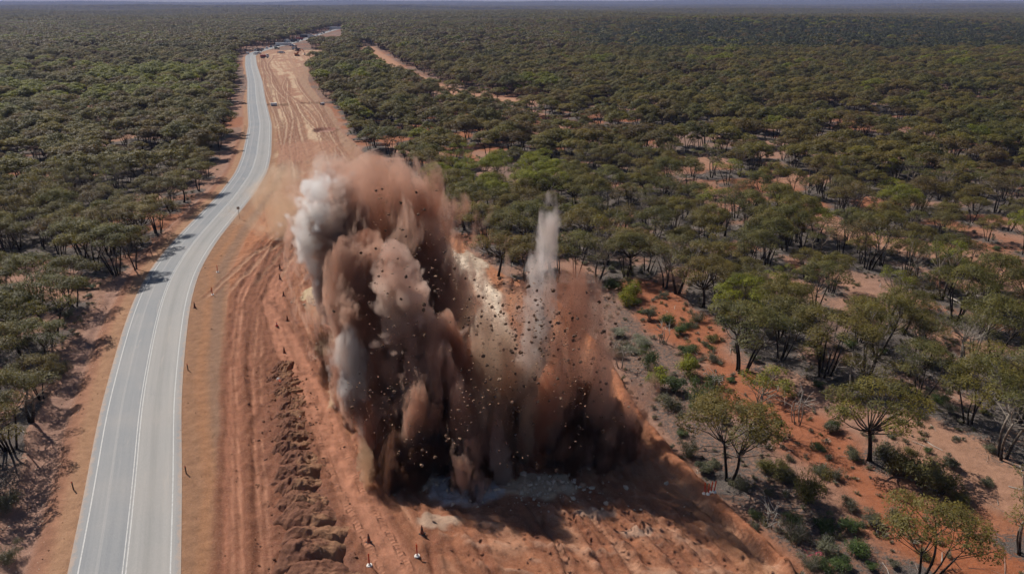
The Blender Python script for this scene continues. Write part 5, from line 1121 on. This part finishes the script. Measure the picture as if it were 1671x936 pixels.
plume('black brown mass added as shade, low at the centre foot of the dust', 785, [(745, 790, 62), (742, 745, 66), (735, 700, 52), (728, 655, 6)], *SHADE_SMOKE, 2.6, .3, 1.05, .46, .5, 3.0, dy=2.6)  # this and the next two: dust coloured near black as the cloud's shade
plume('black brown mass added as shade, low at the right foot of the dust', 772, [(925, 776, 56), (930, 735, 58), (935, 695, 44), (938, 655, 6)], *SHADE_SMOKE, 2.6, .3, 1.05, .46, .5, 3.0, dy=2.8)
plume('black brown mass added as shade, low at the left foot of the dust', 800, [(640, 803, 40), (642, 765, 42), (645, 730, 30), (648, 695, 5)], *SHADE_SMOKE, 2.8, .3, 1.05, .5, .5, 2.6, dy=2.0)
plume('small grey black smoke puffs at the left edge of the dust', 650, [(556, 645, 14), (540, 595, 20), (528, 555, 17), (519, 520, 4)], *SHADE_SMOKE, 1.8, .3, 1.1, .55, .8, 2.6)
plume('small ochre puff on the ground at the left front', 797, [(598, 798, 12), (597, 765, 15), (596, 738, 13), (591, 712, 3)], *OCH, 1.6, .25, .85, .8, .8, 1.2, bil=.5)
plume('small grey mauve puff in the shade at the centre foot', 795, [(820, 790, 22), (816, 748, 23), (809, 708, 16), (804, 682, 3)], *MAU, 1.6, .25, .8, .7, .8, 1.4, bil=.5, dy=.8)
plume('thin tan haze of dust beside the highway', 385, [(460, 380, 46), (450, 340, 56), (454, 298, 48), (460, 248, 6)], *OCH, .20, .9, 1.1, .22, .8, 5.0, step_m=.9)
plume('thin pink veil of dust above the pale head', 600, [(560, 335, 56), (552, 290, 56), (542, 258, 36), (532, 232, 5)], *PNK, .34, .7, 1.1, .34, .8, 3.6, lift=1.0, dy=3)
plume('small ochre puff behind the left plume on the haul road', 525, [(526, 530, 18), (520, 505, 18), (514, 484, 13), (508, 463, 3)], *OCH, .7, .4, .9, .55, .8, 2.0)
plume('dim brown veil of dust filling the gap between the right plumes', 725, [(890, 760, 100), (892, 660, 88), (890, 580, 70), (884, 510, 50), (880, 450, 8)], *BRN, .42, .7, 1.2, .32, .36, 4.8, dy=3)
for lb_, bY, spn in (('thin ragged jet of brown dust at the top, leftmost of three', 640, [(585, 420, 22), (578, 340, 17), (570, 290, 9), (566, 244, 2)]), ('thin ragged jet of brown dust at the top, middle of three', 620, [(640, 400, 24), (648, 320, 18), (655, 280, 9), (660, 238, 2)]), ('thin ragged jet of brown dust at the top, rightmost of three', 620, [(720, 480, 20), (734, 400, 16), (744, 350, 8), (752, 306, 2)]),
    ('thin jet of brown dust leaning right, above the right mass', 730, [(955, 690, 24), (968, 600, 18), (976, 540, 10), (982, 490, 3)]), ('thin reddish jet between the white jet and the middle column', 700, [(805, 640, 24), (815, 540, 19), (822, 470, 11), (828, 410, 3)])):
    plume(lb_, bY, spn, *BRN, .9, .4, 1.35, .55, .28, 2.4, lift=1.0)

# rocks in the air: the larger as things, the finest grains as one mass
rf = np.random.default_rng(41); air = []
for cx_, cy__, sx_, sy_, n, Yr in ((835, 600, 50, 95, 4600, 690), (930, 560, 60, 80, 3600, 700), (800, 520, 30, 60, 900, 690), (660, 520, 70, 110, 1500, 690), (620, 420, 70, 90, 1100, 640), (700, 680, 70, 60, 1000, 770), (960, 660, 60, 60, 400, 730), (880, 760, 60, 25, 200, 760), (560, 560, 40, 90, 160, 680)):
    paths = [(rf.normal() * .75, rf.uniform(.2, 1.0), rf.uniform(-.5, .5)) for _ in range(max(6, n // 60))]
    for i in range(n):
        a_, tp, kx = paths[int(rf.integers(0, len(paths)))]
        t_ = rf.uniform(-1.1, 1.1)
        px = cx_ + (a_ + kx * t_ * t_ * .6 + a_ * t_ * .5) * sx_ + rf.normal() * (3 + sx_ * .13); py = cy__ - t_ * sy_ * 1.25 * (.6 + .4 * tp) + rf.normal() * (4 + sy_ * .1); Yp = g(800, Yr)[1] + rf.normal() * 2.5 - 5.5
        x, z, dp = gplane(px, py, Yp); s = 0.014 + 0.15 * rf.random() ** 9
        if z > s and px < 1060 and py > 250: air.append((x, Yp, z, s))
air.sort(key=lambda a: -a[3]); big, small = air[:280], air[280:]
rock_me = []
for i in range(7):
    v, f = rock_vf(rf, 1); rock_me.append(mesh_np('flying_clod', v, [f], [M['clod'] if i else M['tan_rock']]))
rock_me = rock_me[:1] + rock_me[1:] * 2
for i, (x, y, z, s) in enumerate(big):
    o = obj('flying_clod', rock_me[i % 13], None, (x, y, z)); o.scale = (s, s, s); o.rotation_euler = tuple(rf.uniform(0, 6.28, 3))
    tag(o, 'pale rock hurled through the air by the blast' if i % 13 == 0 else 'dark brown clod hurled through the air by the blast', 'clod', 'pale rocks in the air' if i % 13 == 0 else 'dark clods in the air')
do = rubble('airborne_debris', small[::2], M['clod'], 'fine dark clods and grit flying through the dust'); do['category'] = 'debris'
do = rubble('airborne_grit', small[1::2], M['tan_rock'], 'fine tan grit flying through the dust'); do['category'] = 'debris'

# ------------------------------------------------------------------ haze
hb = MB(); hb.box((0, 0, 36.5), (30000, 30000, 99.0)); hm = NT('haze_air'); hv = hm.n('ShaderNodeVolumePrincipled'); hv.inputs['Color'].default_value = (0.40, 0.47, 0.80, 1); hv.inputs['Density'].default_value = 0.0001
hm.t.links.new(hv.outputs[0], hm.out.inputs['Volume'])
ho = hb.build('haze', hm.m); ho['kind'] = 'stuff'

# things of one label in a small group: say which one by its nearness to the camera
WORD = ['nearest', 'second nearest', 'third nearest', 'fourth nearest', 'fifth nearest', 'sixth nearest', 'seventh nearest', 'eighth nearest', 'ninth nearest', 'tenth nearest', 'eleventh nearest', 'twelfth nearest', 'thirteenth nearest', 'fourteenth nearest', 'fifteenth nearest', 'sixteenth nearest', 'seventeenth nearest', 'eighteenth nearest', 'nineteenth nearest', 'twentieth nearest']
by = {}
for o in COL.objects:
    if o.parent is None and 'label' in o and o.get('category') in ('tree', 'shrub', 'pipe'): by.setdefault(o['label'], []).append(o)
for lab, L_ in by.items():
    if 1 < len(L_) <= 20:
        for o, w_ in zip(sorted(L_, key=lambda q: q.location.length), WORD):
            nl = f'{lab}, {w_} the camera'
            if len(nl.split()) <= 16: o['label'] = nl
